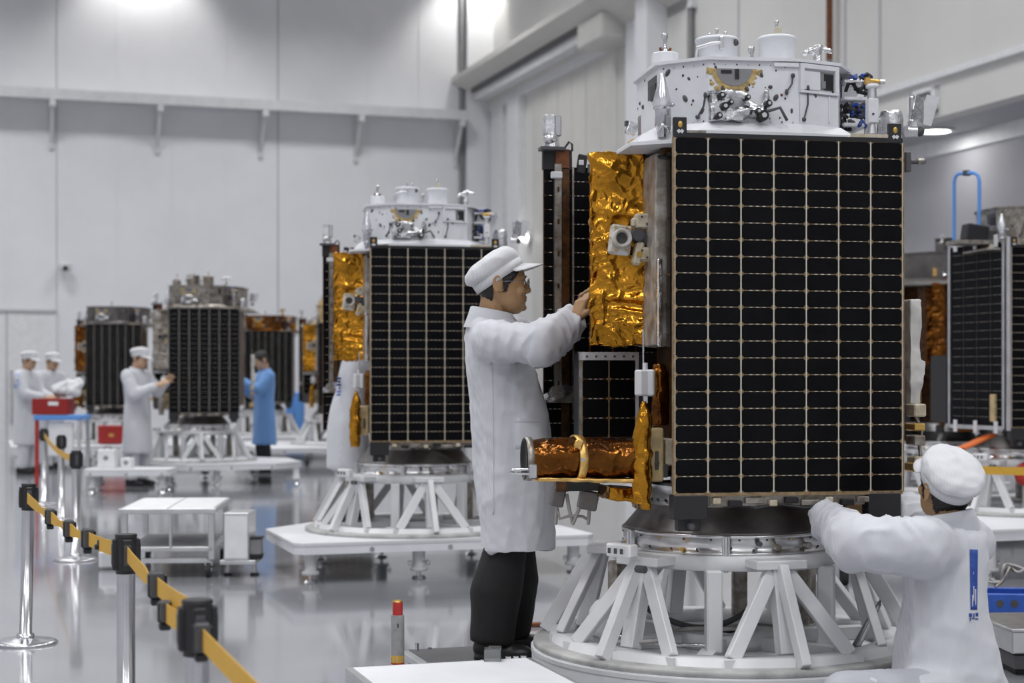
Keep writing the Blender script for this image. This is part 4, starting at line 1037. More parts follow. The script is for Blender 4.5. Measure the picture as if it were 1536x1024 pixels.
mb.tube([q, e1 - Vector((0, 0, .06)), e1 + (e2 - e1) * .06 - Vector((0, 0, .02)), e1 + (e2 - e1) * .2, e1 + (e2 - e1) * .8, e1 + (e2 - e1) * .94 - Vector((0, 0, .02)), e2 - Vector((0, 0, .06)), q2], .014, 8)
mb.box((e1 + e2) / 2, (.05, .03, .04), None, 1); mb.build('lifting_hoop', o7, 'blue tubular hoop')
mb = MB('dark_grey', 'black', 'aluminium_worn'); q = wloc(o7, P(1462, 350, 12.0)); mb.box((q.x, q.y, q.z), (.17, .12, .12), RY(.15), 1, .01); mb.box((q.x + .12, q.y, q.z - .02), (.15, .1, .09), None, 0, .01); mb.box((q.x + .02, q.y, q.z - .07), (.4, .2, .03), None, 2); mb.build('top_unit', o7)
twin(4.05, 15.6, 'dark satellite with gold top showing between the nearest one and the framed panels', 'stand behind the nearest satellite at its right', 'platform behind the kneeling worker far back', yaw=R(75), swap={**BLACKTOP, 'titanium_dark': 'black', 'aluminium_worn': 'gold_foil_pale', 'cell_frame': 'cell_far'}, deck=(1.3, 1.2, .3, 0, 0))
# ------------------------------------------------------------------ people
V = Vector
def head_rings(k=1.0, cut=None):
    """head about the point between the ears: x forward, z up"""
    prof = [(.118, -.035, .02, .022), (.112, -.066, .045, .042), (.097, -.084, .066, .058), (.07, -.096, .083, .070), (.045, -.101, .091, .0745), (.022, -.101, .094, .076),
            (.004, -.098, .0905, .0755), (-.02, -.092, .091, .0735), (-.045, -.08, .092, .070), (-.065, -.062, .091, .066), (-.085, -.045, .089, .059), (-.102, -.022, .083, .048), (-.115, .005, .07, .032), (-.121, .022, .056, .016)]
    out = []
    for (z, xb, xf, w) in prof:
        cx = (xb + xf) / 2; rx = (xf - xb) / 2; ring = []
        for i in range(28):
            t = 2 * PI * i / 28; c, s = math.cos(t), math.sin(t); e = .86
            ring.append(V((cx + rx * math.copysign(abs(c) ** e, c), w * math.copysign(abs(s) ** e, s), z)))
        out.append(ring)
    return out
def add_head(mb, M, o, k=1.0):
    """adds skull, face and ears; M rotation, o centre, k scale"""
    T = lambda v: o + M @ (V(v) * k)
    mb.loft([[T(v) for v in r] for r in head_rings()])
    E = lambda c, r, rot=None: mb.ell(T(c), tuple(x * k for x in r), M if rot is None else M @ rot, 0, 14, 10)
    mb.cap(T((.088, 0, .008)), T((.106, 0, -.026)), .0075 * k, .0115 * k)            # nose
    for s in (-1, 1):
        E((.098, s * .0105, -.032), (.011, .0085, .008)); E((.083, s * .030, .026), (.012, .022, .0075))       # nostril, brow
        E((.066, s * .043, -.028), (.026, .022, .022))                                             # cheek
        E((.079, s * .030, .003), (.011, .0155, .0105))                                            # lids
        for kk in range(9):                                                                        # ear rim
            t = R(-75 + kk * 27); c = (-.024 - .017 * math.cos(t) + .0 * kk, s * (.080 + .007 * (1 - abs(math.cos(t)) * .3)), .0 + .030 * math.sin(t))
            E(c, (.0072, .006, .0078))
        E((-.021, s * .0805, .0), (.019, .0065, .029)); E((-.015, s * .079, -.028), (.009, .006, .009))
    E((.0905, 0, -.0545), (.0085, .022, .0058)); E((.0885, 0, -.0665), (.008, .019, .0062)); E((.082, 0, -.096), (.014, .02, .014))
    E((.0, 0, -.06), (.06, .06, .045))
def add_hand(mb, w, d, pn, side, curl=.35, k=1.0, spread=.12, thumb=.8):
    """hand from wrist w along d; pn = direction the palm faces; side = +1 thumb on pn x d"""
    d = d.normalized(); pn = (pn - d * pn.dot(d)).normalized(); u = pn.cross(d) * side
    L = .092 * k
    for j in range(5):
        t = (j - 2) / 2
        mb.cap(w + u * t * .018 * k, w + d * L * .97 + u * t * .033 * k + pn * (-.002), .0145 * k, .0125 * k, 10)
    for j, (ln, off, yy) in enumerate(((.074, .030, -.004), (.082, .0105, .0), (.077, -.0095, -.002), (.06, -.029, -.01))):
        p = w + d * (L + yy * k) + u * off * k; a = 0.0; dirv = (d + u * (off * spread / .03)).normalized(); seg = ln * k
        r0 = .0098 * k
        for q, f in enumerate((.45, .31, .27)):
            a += curl * (.65, 1.0, .8)[q]
            dv = (dirv * math.cos(a) + pn * math.sin(a)).normalized(); n = p + dv * seg * f
            mb.cap(p, n, r0 * (1 - .09 * q), r0 * (.93 - .1 * q), 10); p = n
    b = w + d * .022 * k + u * .022 * k + pn * .006 * k; dv = (d * .72 + u * thumb + pn * .25).normalized()
    m1 = b + dv * .042 * k; mb.cap(b, m1, .0155 * k, .0115 * k, 10); dv2 = (d * .95 + u * .28 + pn * .4).normalized(); m2 = m1 + dv2 * .03 * k
    mb.cap(m1, m2, .0112 * k, .0102 * k, 10); mb.cap(m2, m2 + (dv2 + pn * .2).normalized() * .024 * k, .01 * k, .0085 * k, 10)

def ering(c, rx, ry, n=24, M=None, e=.9):
    r = []
    for i in range(n):
        t = 2 * PI * i / n; a, b = math.cos(t), math.sin(t)
        v = V((rx * math.copysign(abs(a) ** e, a), ry * math.copysign(abs(b) ** e, b), 0)); r.append(V(c) + (M @ v if M else v))
    return r
def folds(me, amp=.006, seed=0, zs=.35, extra=None):
    co = get_co(me); no = get_no(me); p = co * np.array([1, 1, zs])
    p = p + np.stack([np_noise(co, 1.6, seed + 20), np_noise(co, 1.6, seed + 21), 0 * co[:, 0]], 1) * .03
    dg = np.stack([co[:, 0] + .5 * co[:, 2], co[:, 1] - .5 * co[:, 2], .45 * co[:, 2] - .3 * co[:, 0]], 1)
    f = amp * 1.0 * (crease(p, 6.5, seed, 4) - .35) + amp * .6 * (crease(dg, 5.0, seed + 7, 3) - .35) + amp * .5 * np_noise(p, 3.2, seed + 2) + amp * .06 * np_noise(co, 15, seed + 3)
    if extra is not None: f = f + extra(co)
    set_co(me, co + no * f[:, None])
def limb_folds(segs, amp=.006, freq=26):
    """creases across the sleeves: segs = (a, b, radius)"""
    def fn(co):
        out = np.zeros(len(co))
        for i, (a, b, r) in enumerate(segs):
            a_ = np.array(a); d = np.array(b) - a_; L = np.linalg.norm(d); d = d / L; t = (co - a_) @ d
            dist = np.linalg.norm(co - a_ - np.outer(np.clip(t, 0, L), d), axis=1)
            w = np.clip(1.3 - dist / (r * 1.5), 0, 1) * np.clip(t / .06 + .5, 0, 1) * np.clip((L - t) / .03 + 1, 0, 1)
            sk = np_noise(co, 4.0, 31 + i) * 1.6
            out += amp * w * (1 - np.abs(np.sin(t * freq + sk * 1.3))) ** 1.6
        return out
    return fn

def cap_mesh(M, o, k=1.0, tilt=-.5, puff=1.0, seed=2):
    """white work cap; returns crown mesh builder, band and visor builders (local to the person)"""
    MT = M @ Matrix.Rotation(tilt, 3, 'Y')          # negative tilt = lower at the back
    T = lambda v: o + MT @ (V(v) * k)
    band = MB('cap_white')
    rings = []
    for (z, g, th) in ((.022, 0, 0), (.022, .004, 0), (.060, .005, 0), (.060, 0, 0)):
        rings.append([T((.006 + (.110 + g) * math.cos(2 * PI * i / 36), (.0865 + g) * math.sin(2 * PI * i / 36), z)) for i in range(36)])
    band.loft(rings + [rings[0]], caps=False)
    cr = MB()
    prof = [(.050, .111, .087, .006), (.060, .116, .092, .004), (.076, .124 * puff, .102 * puff, -.004), (.096, .122 * puff, .103 * puff, -.006), (.114, .110 * puff, .096 * puff, -.004), (.129, .084, .074, .002), (.137, .04, .035, .006)]
    cr.loft([[T((cx + rx * math.cos(2 * PI * i / 40), ry * math.sin(2 * PI * i / 40), z)) for i in range(40)] for (z, rx, ry, cx) in prof])
    vis = MB('cap_white'); n = 18; up = []; lo = []
    for r_ in (0, 1):
        for i in range(n + 1):
            t = R(-62 + 124 * i / n); c, s = math.cos(t), math.sin(t)
            bx, by = .006 + .112 * c, .089 * s
            ext = (.066 * (max(0, math.cos(t * 1.42)) ** .55)) if r_ else 0
            up.append(T((bx + ext, by * (1 + .12 * r_), .030 + (-.012 * (1 - c) * r_) + ext * math.sin(-tilt * .9 - .12) * -.0 - ext * .72)))
    lo = [v - MT @ V((0, 0, .0035)) for v in up]; N = n + 1
    fs = [(i, i + 1, N + i + 1, N + i) for i in range(n)]; m = len(up)
    vis.add(up + lo, fs + [(m + a, m + d_, m + c_, m + b_) for (a, b_, c_, d_) in fs] + [(i, N + i, m + N + i, m + i) for i in (0, n)] + [(N + i, N + i + 1, m + N + i + 1, m + N + i) for i in range(n)] + [(i + 1, i, m + i, m + i + 1) for i in range(n)], 0, True)
    return cr, band, vis

HP_ = [(.118, -.035, .02, .022), (.112, -.066, .045, .042), (.097, -.084, .066, .058), (.07, -.096, .083, .070), (.045, -.101, .091, .0745), (.022, -.101, .094, .076), (.004, -.098, .0905, .0755), (-.02, -.092, .091, .0735), (-.045, -.082, .092, .069), (-.065, -.070, .091, .063), (-.085, -.062, .089, .056)]
def hair_mesh(M, o, k=1.0, nape=-.075, top=False):
    """close cropped hair: a shell over the skull, open at the face"""
    T = lambda v: o + M @ (V(v) * k)
    zs = np.linspace(.117, nape, 84); zz = [p[0] for p in HP_][::-1]
    it = lambda z, c: float(np.interp(z, zz, [p[c] for p in HP_][::-1])); N = 120; bm = bmesh.new(); G = []
    for z in zs:
        g = .0065 + (.010 * max(0, z) / .1 if top else 0); xb, xf, w = it(z, 1) - g, it(z, 2) + g, it(z, 3) + g * .9; row = []
        for i in range(N):
            t = 2 * PI * i / N; c, s_ = math.cos(t), math.sin(t); e = .86
            row.append((V(((xb + xf) / 2 + (xf - xb) / 2 * math.copysign(abs(c) ** e, c), w * math.copysign(abs(s_) ** e, s_), z + (g if z > .11 else 0)))))
        G.append(row)
    def keep(v):
        z, x = v.z, v.x
        if not top and z > .085: return False
        if z > .07: return True if top else x < .08
        if z > .055: return x < .07
        if z > .022: return x < .046 + (z - .022) * .7
        if z > .0: return x < .024 + z
        if z > -.034 and -.002 < x < .02 + z * .25: return True
        return x < -.046 - max(0, -z - .03) * .1
    vs = [[bm.verts.new(T(v)) for v in r] for r in G]; tp_ = bm.verts.new(T((-.01, 0, .126 + (.008 if top else 0))))
    for a in range(len(G) - 1):
        for i in range(N):
            c = (G[a][i] + G[a + 1][(i + 1) % N]) / 2
            if keep(c): bm.faces.new((vs[a][i], vs[a][(i + 1) % N], vs[a + 1][(i + 1) % N], vs[a + 1][i]))
    if top:
        for i in range(N): bm.faces.new((tp_, vs[0][(i + 1) % N], vs[0][i]))
    bmesh.ops.delete(bm, geom=[v for v in bm.verts if not v.link_faces], context='VERTS')
    bmesh.ops.recalc_face_normals(bm, faces=bm.faces)
    bmesh.ops.solidify(bm, geom=list(bm.faces), thickness=.005)
    me = bpy.data.meshes.new('hair'); bm.to_mesh(me); bm.free(); return me

def make_person(loc, rz, J, label, group=None, coat='coat_white', bk=1.0, vox=.006, hat=True, trousers='trouser_black', hi=False, torso=None, seed=1, glasses=False, sleeves=(.085, .078, .058),
                shoe_dir=None, hands=True, hair_nape=-.07, cap_tilt=-.5, puff=1.0, skin='skin', shoes=True, leg_r=(.095, .082, .075), collar=True, pocket=True, print_at=None, foldamp=.006, hair_top=False):
    """J: joints in the person's own frame (x forward, y left)"""
    hd, hM, hk = J['head'], J['headM'], J.get('hk', 1.0)
    mb = MB(); add_head(mb, hM, hd, hk)
    nb = J['neck']
    mb.cap(hd + hM @ V((-.035, 0, -.055)) * hk, nb, .056 * hk, .06)
    ch, pe = J['chest'], J['pelvis']
    mb.cap(nb, ch, .06, .10 * bk); mb.cap(ch, pe, .11 * bk, .11 * bk)
    for s in 'RL':
        sh, el, wr = J['sh' + s], J['el' + s], J['wr' + s]; sg = 1 if s == 'R' else -1
        mb.cap(ch, sh, .075 * bk, .05); mb.cap(sh, el, .05, .04); mb.cap(el, wr, .04, .027)
        if hands: add_hand(mb, wr, J['hd' + s], J['pn' + s], J.get('ts' + s, sg), J.get('curl' + s, .35), J.get('handk', 1.0))
        hp, kn, an = J['hp' + s], J['kn' + s], J['an' + s]
        mb.cap(pe, hp, .1, .085); mb.cap(hp, kn, .08, .052); mb.cap(kn, an, .052, .036)
    me = soft(mb, vox, 3, .45)
    body = finish(me, 'person', [skin, 'lip'])
    co = get_co(me)
    # lips
    lc = np.array(hd + hM @ (V((.095, 0, -.0605)) * hk)); X = np.array(hM).T
    cen = np.empty(len(me.polygons) * 3); me.polygons.foreach_get('center', cen); cen = cen.reshape(-1, 3)
    loc_ = (cen - np.array(hd)) @ np.array(hM) / hk
    mi = ((loc_[:, 0] > .078) & (np.abs(loc_[:, 1]) < .022) & (loc_[:, 2] < -.0500) & (loc_[:, 2] > -.0705)).astype(np.int32)
    me.polygons.foreach_set('material_index', mi)
    body.location = loc; body.rotation_euler = (0, 0, rz); tag(body, label, 'person', group)
    T = lambda v: hd + hM @ (V(v) * hk)
    if hi:
        for s in (-1, 1):
            e = MB('eye_white', 'black'); c = T((.0795, s * .030, .003)); e.ell(c, .0118 * hk, None, 0, 14, 10); e.ell(c + hM @ V((.0078, 0, 0)) * hk, .0062 * hk, hM, 1, 12, 8); e.build('eye', body)
            e = MB('hair'); e.tube([T((.095, s * .014, .0265)), T((.0945, s * .028, .031)), T((.083, s * .046, .027))], [.0022, .003, .0015], 6); e.build('eyebrow', body)
    hm = hair_mesh(hM, hd, hk, hair_nape, hair_top)
    c2 = get_co(hm); set_co(hm, c2 + get_no(hm) * (.0012 * np_noise(c2, 40, 5))[:, None]); finish(hm, 'hair', ['hair'], body)
    if hat:
        cr, band, vis = cap_mesh(hM, hd, hk, cap_tilt, puff)
        cm = soft(cr, .0065 if hi else .01, 2); c2 = get_co(cm)
        set_co(cm, c2 + get_no(cm) * (.013 * (crease(c2, 7.5, 9, 4) - .4) + .0015 * np_noise(c2, 14, 4))[:, None])
        co_ = finish(cm, 'cap', ['cap_white'], body); band.build('cap_band', co_); vis.build('visor', co_)
    if glasses:
        g = MB('glasses_metal')
        for s in (-1, 1):
            pts = [T((.108 - .004 * abs(math.cos(t)), s * .031 + .023 * math.cos(t), .002 + .0155 * math.sin(t))) for t in [2 * PI * i / 20 for i in range(21)]]
            g.tube(pts, .0014, 6); g.tube([T((.105, s * .053, .008)), T((.07, s * .08, .010)), T((-.01, s * .0835, .009)), T((-.03, s * .082, -.008))], .0014, 6)
        g.tube([T((.108, -.008, .005)), T((.112, 0, .007)), T((.108, .008, .005))], .0014, 6)
        go = g.build('glasses', body, 'thin metal rimmed glasses')
        for s in (-1, 1):
            ln = MB('lens_glass'); ln.lathe([(.001, -.0006), (.0225, -.0006), (.0225, .0006), (.001, .0006)], T((.1065, s * .031, .002)), 18, M=hM @ RY(PI / 2)); ln.build('lens', go)
    # coat
    mb = MB()
    if torso: mb.loft(torso)
    segs = []
    r0, r1, r2 = sleeves
    for s in 'RL':
        sh, el, wr = J['sh' + s], J['el' + s], J['wr' + s]; wr2 = el + (wr - el) * J.get('cuff', .97)
        mb.cap(sh, el, r0, r1); mb.cyl(el, wr2, r1, r2, 18); mb.ell(el, r1); segs += [(sh, el, r0), (el, wr2, r1)]
        mb.cap(J['chest'] + V((0, 0, .06)), sh, .10, r0)
    for a in J.get('coat_extra', ()): mb.cap(*a)
    cm = soft(mb, .011 if hi else .02, 5 if hi else 3)
    folds(cm, foldamp, seed, .32, limb_folds(segs, .015 if hi else .010, 42))
    co_ = finish(cm, 'lab_coat', [coat], body)
    if collar:
        n = nb; up = (hd + hM @ V((-.04, 0, -.06)) - nb); up.normalize(); Mc = up.to_track_quat('Z', 'Y').to_matrix(); rings = []
        ck = J.get('collark', 1.0)
        for (z, r_) in ((-.05, .098), (-.0, .086), (.036, .080), (.038, .073), (.0, .074), (-.05, .085)):
            rings.append([n + up * z * 1.0 + V((r_ * ck * math.cos(t) * 1.08, r_ * ck * math.sin(t), -.016 * math.cos(t) - (.014 if abs(t) < .3 or abs(t - 2 * PI) < .3 else 0))) for t in [2 * PI * i / 30 for i in range(30)]])
        c = MB(coat); c.loft(rings + [rings[0]], caps=False); c.build('collar', co_)
    # trousers
    if leg_r:
        mb = MB(); r0, r1, r2 = leg_r
        for s in 'RL':
            hp, kn, an = J['hp' + s], J['kn' + s], J['an' + s]
            mb.cap(J['pelvis'], hp, .11, r0); mb.cap(hp, kn, r0, r1); mb.cyl(kn, an, r1, r2, 18)
        tm = soft(mb, .012 if hi else .02, 4); folds(tm, .006, seed + 5, .5); finish(tm, 'trousers', [trousers], body)
    if shoes:
        for s in 'RL':
            an = J['an' + s]; fd = V(J.get('fd' + s, (1, 0, 0))).normalized(); sd = V((-fd.y, fd.x, 0)); z = J.get('solez', 0)
            m = MB(); Mf = Matrix((fd, sd, V((0, 0, 1)))).transposed()
            m.ell(V((an.x, an.y, z + .05)) + fd * -.03, (.05, .04, .05), Mf); m.cap(V((an.x, an.y, z + .042)), V((an.x, an.y, z + .035)) + fd * .13, .042, .034); m.ell(V((an.x, an.y, z + .035)) + fd * .12, (.065, .044, .032), Mf)
            m.box(V((an.x, an.y, z + .012)) + fd * .05, (.24, .075, .022), Mf, 0, .01)
            sm = soft(m, .007, 3); finish(sm, 'shoe', ['black'], body)
    return body, co_

def patch(co_obj, body, centre, nrm, pts, name, mtl, thick=.0025, off=.003, res=6, parent=None, label=None):
    """thin pieces laid on the coat: pts = list of polygons (quads) in (u, v) metres about centre, cast along -nrm"""
    me = co_obj.data; from mathutils.bvhtree import BVHTree
    bvh = BVHTree.FromPolygons([v.co.copy() for v in me.vertices], [tuple(p.vertices) for p in me.polygons])
    n = nrm.normalized(); up = V((0, 0, 1)); u = up.cross(n).normalized(); v = n.cross(u)
    mb = MB(mtl)
    for quad in pts:
        a, b, c, d = [V((*q, 0)) for q in quad]; g = []
        for i in range(res + 1):
            for j in range(res + 1):
                q = a.lerp(b, i / res).lerp(d.lerp(c, i / res), j / res); w = centre + u * q.x + v * q.y + n * .5
                h = bvh.ray_cast(w, -n, 2.0)[0]
                g.append((h if h else centre + u * q.x + v * q.y) + n * off)
        N = res + 1; fs = [(i * N + j, (i + 1) * N + j, (i + 1) * N + j + 1, i * N + j + 1) for i in range(res) for j in range(res)]
        k = len(g); edge = [i * N for i in range(N)] + [res * N + j for j in range(1, N)] + [i * N + res for i in range(res - 1, -1, -1)] + [j for j in range(res - 1, 0, -1)]
        lo = [q - n * (thick + off * .8) for q in g]
        mb.add(g + lo, fs + [tuple(x + k for x in reversed(f)) for f in fs] + [(edge[i], edge[(i + 1) % len(edge)], k + edge[(i + 1) % len(edge)], k + edge[i]) for i in range(len(edge))], 0, True)
    return mb.build(name, parent or co_obj, label)

# ---- the worker standing at the gold box
ML = V((P(745, 500, 6.86).x, 6.86, .155))
W_ = lambda px, py, d: P(px, py, d) - ML
hM = RY(-.03) @ RZ(.06)
J = dict(head=W_(754, 427, 6.86), headM=hM, hk=1.03, neck=W_(737, 478, 6.86), chest=W_(746, 540, 6.86), pelvis=W_(762, 730, 6.86),
         shR=W_(737, 511, 6.66), elR=W_(806, 517, 6.58), wrR=W_(862, 482, 6.72), shL=W_(744, 508, 7.04), elL=W_(818, 520, 7.0), wrL=W_(866, 474, 6.92),
         hdR=V((.05, .035, .13)), hdL=V((.05, -.01, .13)), pnR=V((.8, .45, -.3)), pnL=V((.8, -.4, -.3)), curlR=.42, curlL=.5, cuff=.98,
         hpR=W_(764, 800, 6.79), hpL=W_(772, 800, 6.93), knR=W_(744, 885, 6.78), knL=W_(772, 868, 6.95), anR=W_(737, 964, 6.77), anL=W_(764, 950, 6.99), fdR=(1, -.25, 0), fdL=(1, .05, 0), collark=1.06)
rows = [(474, 712, 768, .10), (488, 704, 782, .165), (505, 699, 792, .20), (530, 697, 799, .205), (560, 698, 806, .195), (600, 702, 817, .19), (640, 704, 823, .19), (700, 704, 827, .195), (760, 711, 831, .205), (800, 715, 833, .215), (824, 716, 834, .22)]
tor = []
for (py, x0, x1, hw) in rows:
    c = W_((x0 + x1) / 2, py, 6.86); rx = (x1 - x0) / 2 * 6.86 / F_PX - .006; tl = -.01 if py > 800 else 0
    tor.append([q + V((0, 0, tl * -q.x * 0)) for q in ering(c, rx, hw, 28)])
man, coat = make_person(ML, 0, J, 'standing worker in white coat, cap and glasses reaching to the gold foil box', vox=.0045, hi=True, torso=tor, glasses=True, sleeves=(.098, .090, .066), seed=3, leg_r=(.085, .108, .090), cap_tilt=-.55, puff=1.0, foldamp=.021, bk=.8)
pc = W_(797, 645, 6.6)
patch(coat, man, pc, -W_(797, 645, 6.6) - ML + V((0, 0, CAMZ)), [[(-.065, -.075), (.07, -.075), (.07, .05), (-.065, .05)]], 'pocket', 'coat_white', .002, .0035)
patch(coat, man, pc, -W_(797, 645, 6.6) - ML + V((0, 0, CAMZ)), [[(-.066, .034), (.071, .034), (.071, .052), (-.066, .052)]], 'pocket_hem', 'coat_white', .002, .005)
patch(coat, man, W_(724, 640, 6.6), V((-.1, -1, 0)), [[(.03, -.36), (.036, -.36), (.03, .26), (.024, .26)]], 'side_seam', 'coat_white', .002, .003, res=40)

# ---- the worker crouching at the right
MK = V((P(1420, 900, 5.72).x, 5.72, 0))
az = R(152)
Mz = RZ(-az)
W2_ = lambda px, py, d: Mz @ (P(px, py, d) - MK)
D2 = lambda v: Mz @ V(v)
hM2 = RZ(-.85) @ RY(-.30) @ RX(.0)
J = dict(head=W2_(1418, 733, 5.72), headM=hM2, hk=1.0, neck=W2_(1425, 782, 5.72), chest=W2_(1420, 850, 5.72), pelvis=W2_(1422, 1040, 5.72),
         shL=W2_(1372, 820, 5.58), elL=W2_(1290, 818, 5.60), wrL=W2_(1243, 776, 6.02), shR=W2_(1448, 812, 5.92), elR=W2_(1362, 776, 6.22), wrR=W2_(1300, 762, 6.26),
         hdL=D2((.1, .9, .28)), hdR=D2((-.5, .1, .75)), pnL=D2((.2, -.3, .9)), pnR=D2((-.1, -.9, -.2)), curlL=.5, curlR=.5,
         hpL=W2_(1395, 1050, 5.62), hpR=W2_(1450, 1050, 5.8), knL=W2_(1268, 1042, 5.46), knR=W2_(1395, 1060, 6.16), anL=W2_(1400, 1112, 5.5), anR=W2_(1470, 1115, 5.9), fdL=(1, 0, 0), fdR=(1, 0, 0), solez=0)
J['anL'].z = .09; J['anR'].z = .09
MW = lambda: None
rows = [(772, 1396, 1452, .07), (786, 1372, 1470, .10), (802, 1360, 1479, .125), (840, 1353, 1482, .135), (880, 1350, 1481, .14), (920, 1345, 1484, .15), (960, 1341, 1493, .165), (1000, 1338, 1501, .18), (1040, 1336, 1508, .20), (1090, 1338, 1510, .21)]
tor = []
for (py, x0, x1, hd_) in rows:
    c = P((x0 + x1) / 2, py, 5.72 + .02); rx = (x1 - x0) / 2 * 5.72 / F_PX - .006
    tor.append([Mz @ (q - MK) for q in ering(c, rx, hd_, 28)])
J['coat_extra'] = [(W2_(1400, 1055, 5.62), W2_(1290, 1045, 5.5), .13, .085)]
kman, kcoat = make_person(MK, az, J, 'crouching worker in white coat and cap with a blue stripe on the back', vox=.0045, hi=True, torso=tor, sleeves=(.108, .088, .062), seed=8, leg_r=(.11, .085, .07), cap_tilt=-.38, puff=1.05, trousers='trouser_grey', foldamp=.024, hair_nape=-.08, bk=.6)
n2 = D2(V((0, 0, CAMZ)) - P(1461, 870, 5.5)); pc = W2_(1461, 870, 5.5)
k_ = 5.6 / F_PX
bars = [[(-.011, -.10), (.011, -.10), (.013, .105), (-.014, .105)]]
patch(kcoat, kman, pc, n2, bars, 'printed_stripe', 'blue_print', .001, .003, res=14, label='blue printed stripe with small marks below')
marks = []
rr = random.Random(4)
for (u0, v0, w0, h0) in ((-.016, -.118, .010, .012), (-.002, -.12, .004, .016), (.006, -.116, .008, .012), (-.014, -.132, .004, .012), (-.007, -.130, .008, .004), (.004, -.131, .01, .004)):
    marks.append([(u0, v0 - h0 / 2), (u0 + w0, v0 - h0 / 2), (u0 + w0, v0 + h0 / 2), (u0, v0 + h0 / 2)])
patch(kcoat, kman, pc, n2, marks, 'printed_mark', 'blue_print', .001, .003, res=2)
wh = [[(-.002, -.07), (.001, -.07), (.001, -.02), (-.002, -.02)], [(.004, -.085), (.007, -.085), (.007, -.03), (.004, -.03)], [(-.006, -.09), (-.003, -.09), (-.003, -.05), (-.006, -.05)], [(-.003, .02), (-.001, .02), (.0, .03), (-.001, .03)]]
patch(kcoat, kman, pc, n2, wh, 'printed_mark', 'coat_white', .001, .0045, res=4)

# ---- people farther away
def standing(loc, rz, label, group=None, coat='coat_white', hat=True, arm='box', k=1.0, seed=1, head_pitch=0.15, head_yaw=0, bend=0.0, trousers='coat_white', hk=1.0, shoes=True):
    S = lambda x, y, z: V((x, y, z)) * k
    b = bend
    hM = RZ(head_yaw) @ RY(head_pitch)
    J = dict(head=S(.04 + b * 1.1, 0, 1.575 - b * .3), headM=hM, hk=k * hk, neck=S(-.01 + b * .9, 0, 1.42 - b * .25), chest=S(-.02 + b * .7, 0, 1.26 - b * .15), pelvis=S(0, 0, .92),
             shR=S(-.02 + b * .85, -.19, 1.36 - b * .2), shL=S(-.02 + b * .85, .19, 1.36 - b * .2), hpR=S(0, -.09, .88), hpL=S(0, .09, .88), knR=S(.02, -.1, .48), knL=S(.02, .1, .48), anR=S(-.02, -.11, .08), anL=S(0, .11, .08),
             pnR=V((0, .8, -.5)), pnL=V((0, -.8, -.5)))
    if arm == 'box':   J.update(elR=S(.10 + b, -.24, 1.10), wrR=S(.34 + b, -.12, 1.06), elL=S(.10 + b, .24, 1.10), wrL=S(.34 + b, .12, 1.06), hdR=V((1, .2, 0)), hdL=V((1, -.2, 0)))
    if arm == 'up':    J.update(elR=S(.12 + b, -.25, 1.12), wrR=S(.33 + b, -.08, 1.24), elL=S(.14 + b, .24, 1.16), wrL=S(.36 + b, .08, 1.30), hdR=V((.8, .3, .4)), hdL=V((.8, -.2, .5)))
    if arm == 'low':   J.update(elR=S(.06 + b, -.25, 1.06), wrR=S(.24 + b, -.15, .90), elL=S(.06 + b, .25, 1.06), wrL=S(.24 + b, .15, .90), hdR=V((.7, .1, -.6)), hdL=V((.7, -.1, -.6)))
    tor = [ering(S(x_ + b * f, 0, z), rx * k, ry * k) for (z, x_, rx, ry, f) in ((1.43 - b * .25, -.02, .06, .08, .9), (1.40 - b * .22, -.02, .10, .17, .86), (1.33 - b * .18, -.02, .125, .215, .8), (1.2 - b * .1, -.01, .135, .20, .6), (1.05, 0, .13, .185, .35), (.9, 0, .14, .195, .1), (.75, .0, .15, .205, 0), (.5, .0, .16, .215, 0), (.40, .0, .165, .22, 0))]
    return make_person(loc, rz, J, label, group, coat=coat, vox=.012, hat=hat, torso=tor, sleeves=(.085 * k, .075 * k, .055 * k), seed=seed, trousers=trousers, leg_r=(.10 * k, .085 * k, .08 * k), cap_tilt=-.2, foldamp=.010, skin='skin_pale', hair_top=not hat, shoes=shoes, bk=.72)
# behind the second satellite
q = P(522, 0, 11.92)
pm, pmc = standing(V((q.x, 11.92, .30)), R(30), 'worker in long white coat with blue back print, head hidden by a foil box', arm='up', k=.90, seed=4, bend=.16, head_pitch=.5)
cpt = pm.matrix_basis.inverted() if False else None
def in_person(o, v):
    c_, s_ = math.cos(o.rotation_euler.z), math.sin(o.rotation_euler.z); d = v - o.location
    return V((d.x * c_ + d.y * s_, -d.x * s_ + d.y * c_, d.z))
pc = in_person(pm, P(508, 580, 11.7)); cm_ = in_person(pm, V((0, 0, CAMZ)))
patch(pmc, pm, pc, cm_ - pc, [[(-.016, .055 - i * .024), (.016 - .006 * (i % 2), .055 - i * .024), (.016, .070 - i * .024), (-.014, .070 - i * .024)] for i in range(6)], 'printed_mark', 'blue_plastic', .001, .004, res=2)
standing(V((P(206, 0, 20.2).x, 20.2, 0)), R(-20), 'worker in white coat and cap facing the far satellite, hands raised', arm='up', k=1.0, seed=5)
standing(V((P(396, 0, 23).x, 23, 0)), R(205), 'bareheaded worker in a light blue coat', coat='coat_blue', hat=False, arm='up', k=1.0, seed=6, trousers='trouser_black', head_pitch=.35)
pl = standing(V((P(40, 0, 22.8).x, 22.8, 0)), R(-12), 'worker in white coat and cap standing at far left beside the red crate', arm='box', k=1.0, seed=7, trousers='coat_white')
pc = in_person(pl[0], P(25, 572, 22.4)); cm_ = in_person(pl[0], V((0, 0, CAMZ)))
patch(pl[1], pl[0], pc, cm_ - pc, [[(-.03, -.1), (.03, -.1), (.03, .1), (-.03, .1)]], 'printed_mark', 'blue_light', .001, .004, res=2)
standing(V((P(76, 0, 24.0).x, 24.0, 0)), R(-35), 'worker in white coat behind the red crate, second from the left edge', arm='low', k=1.0, seed=9, trousers='coat_white')
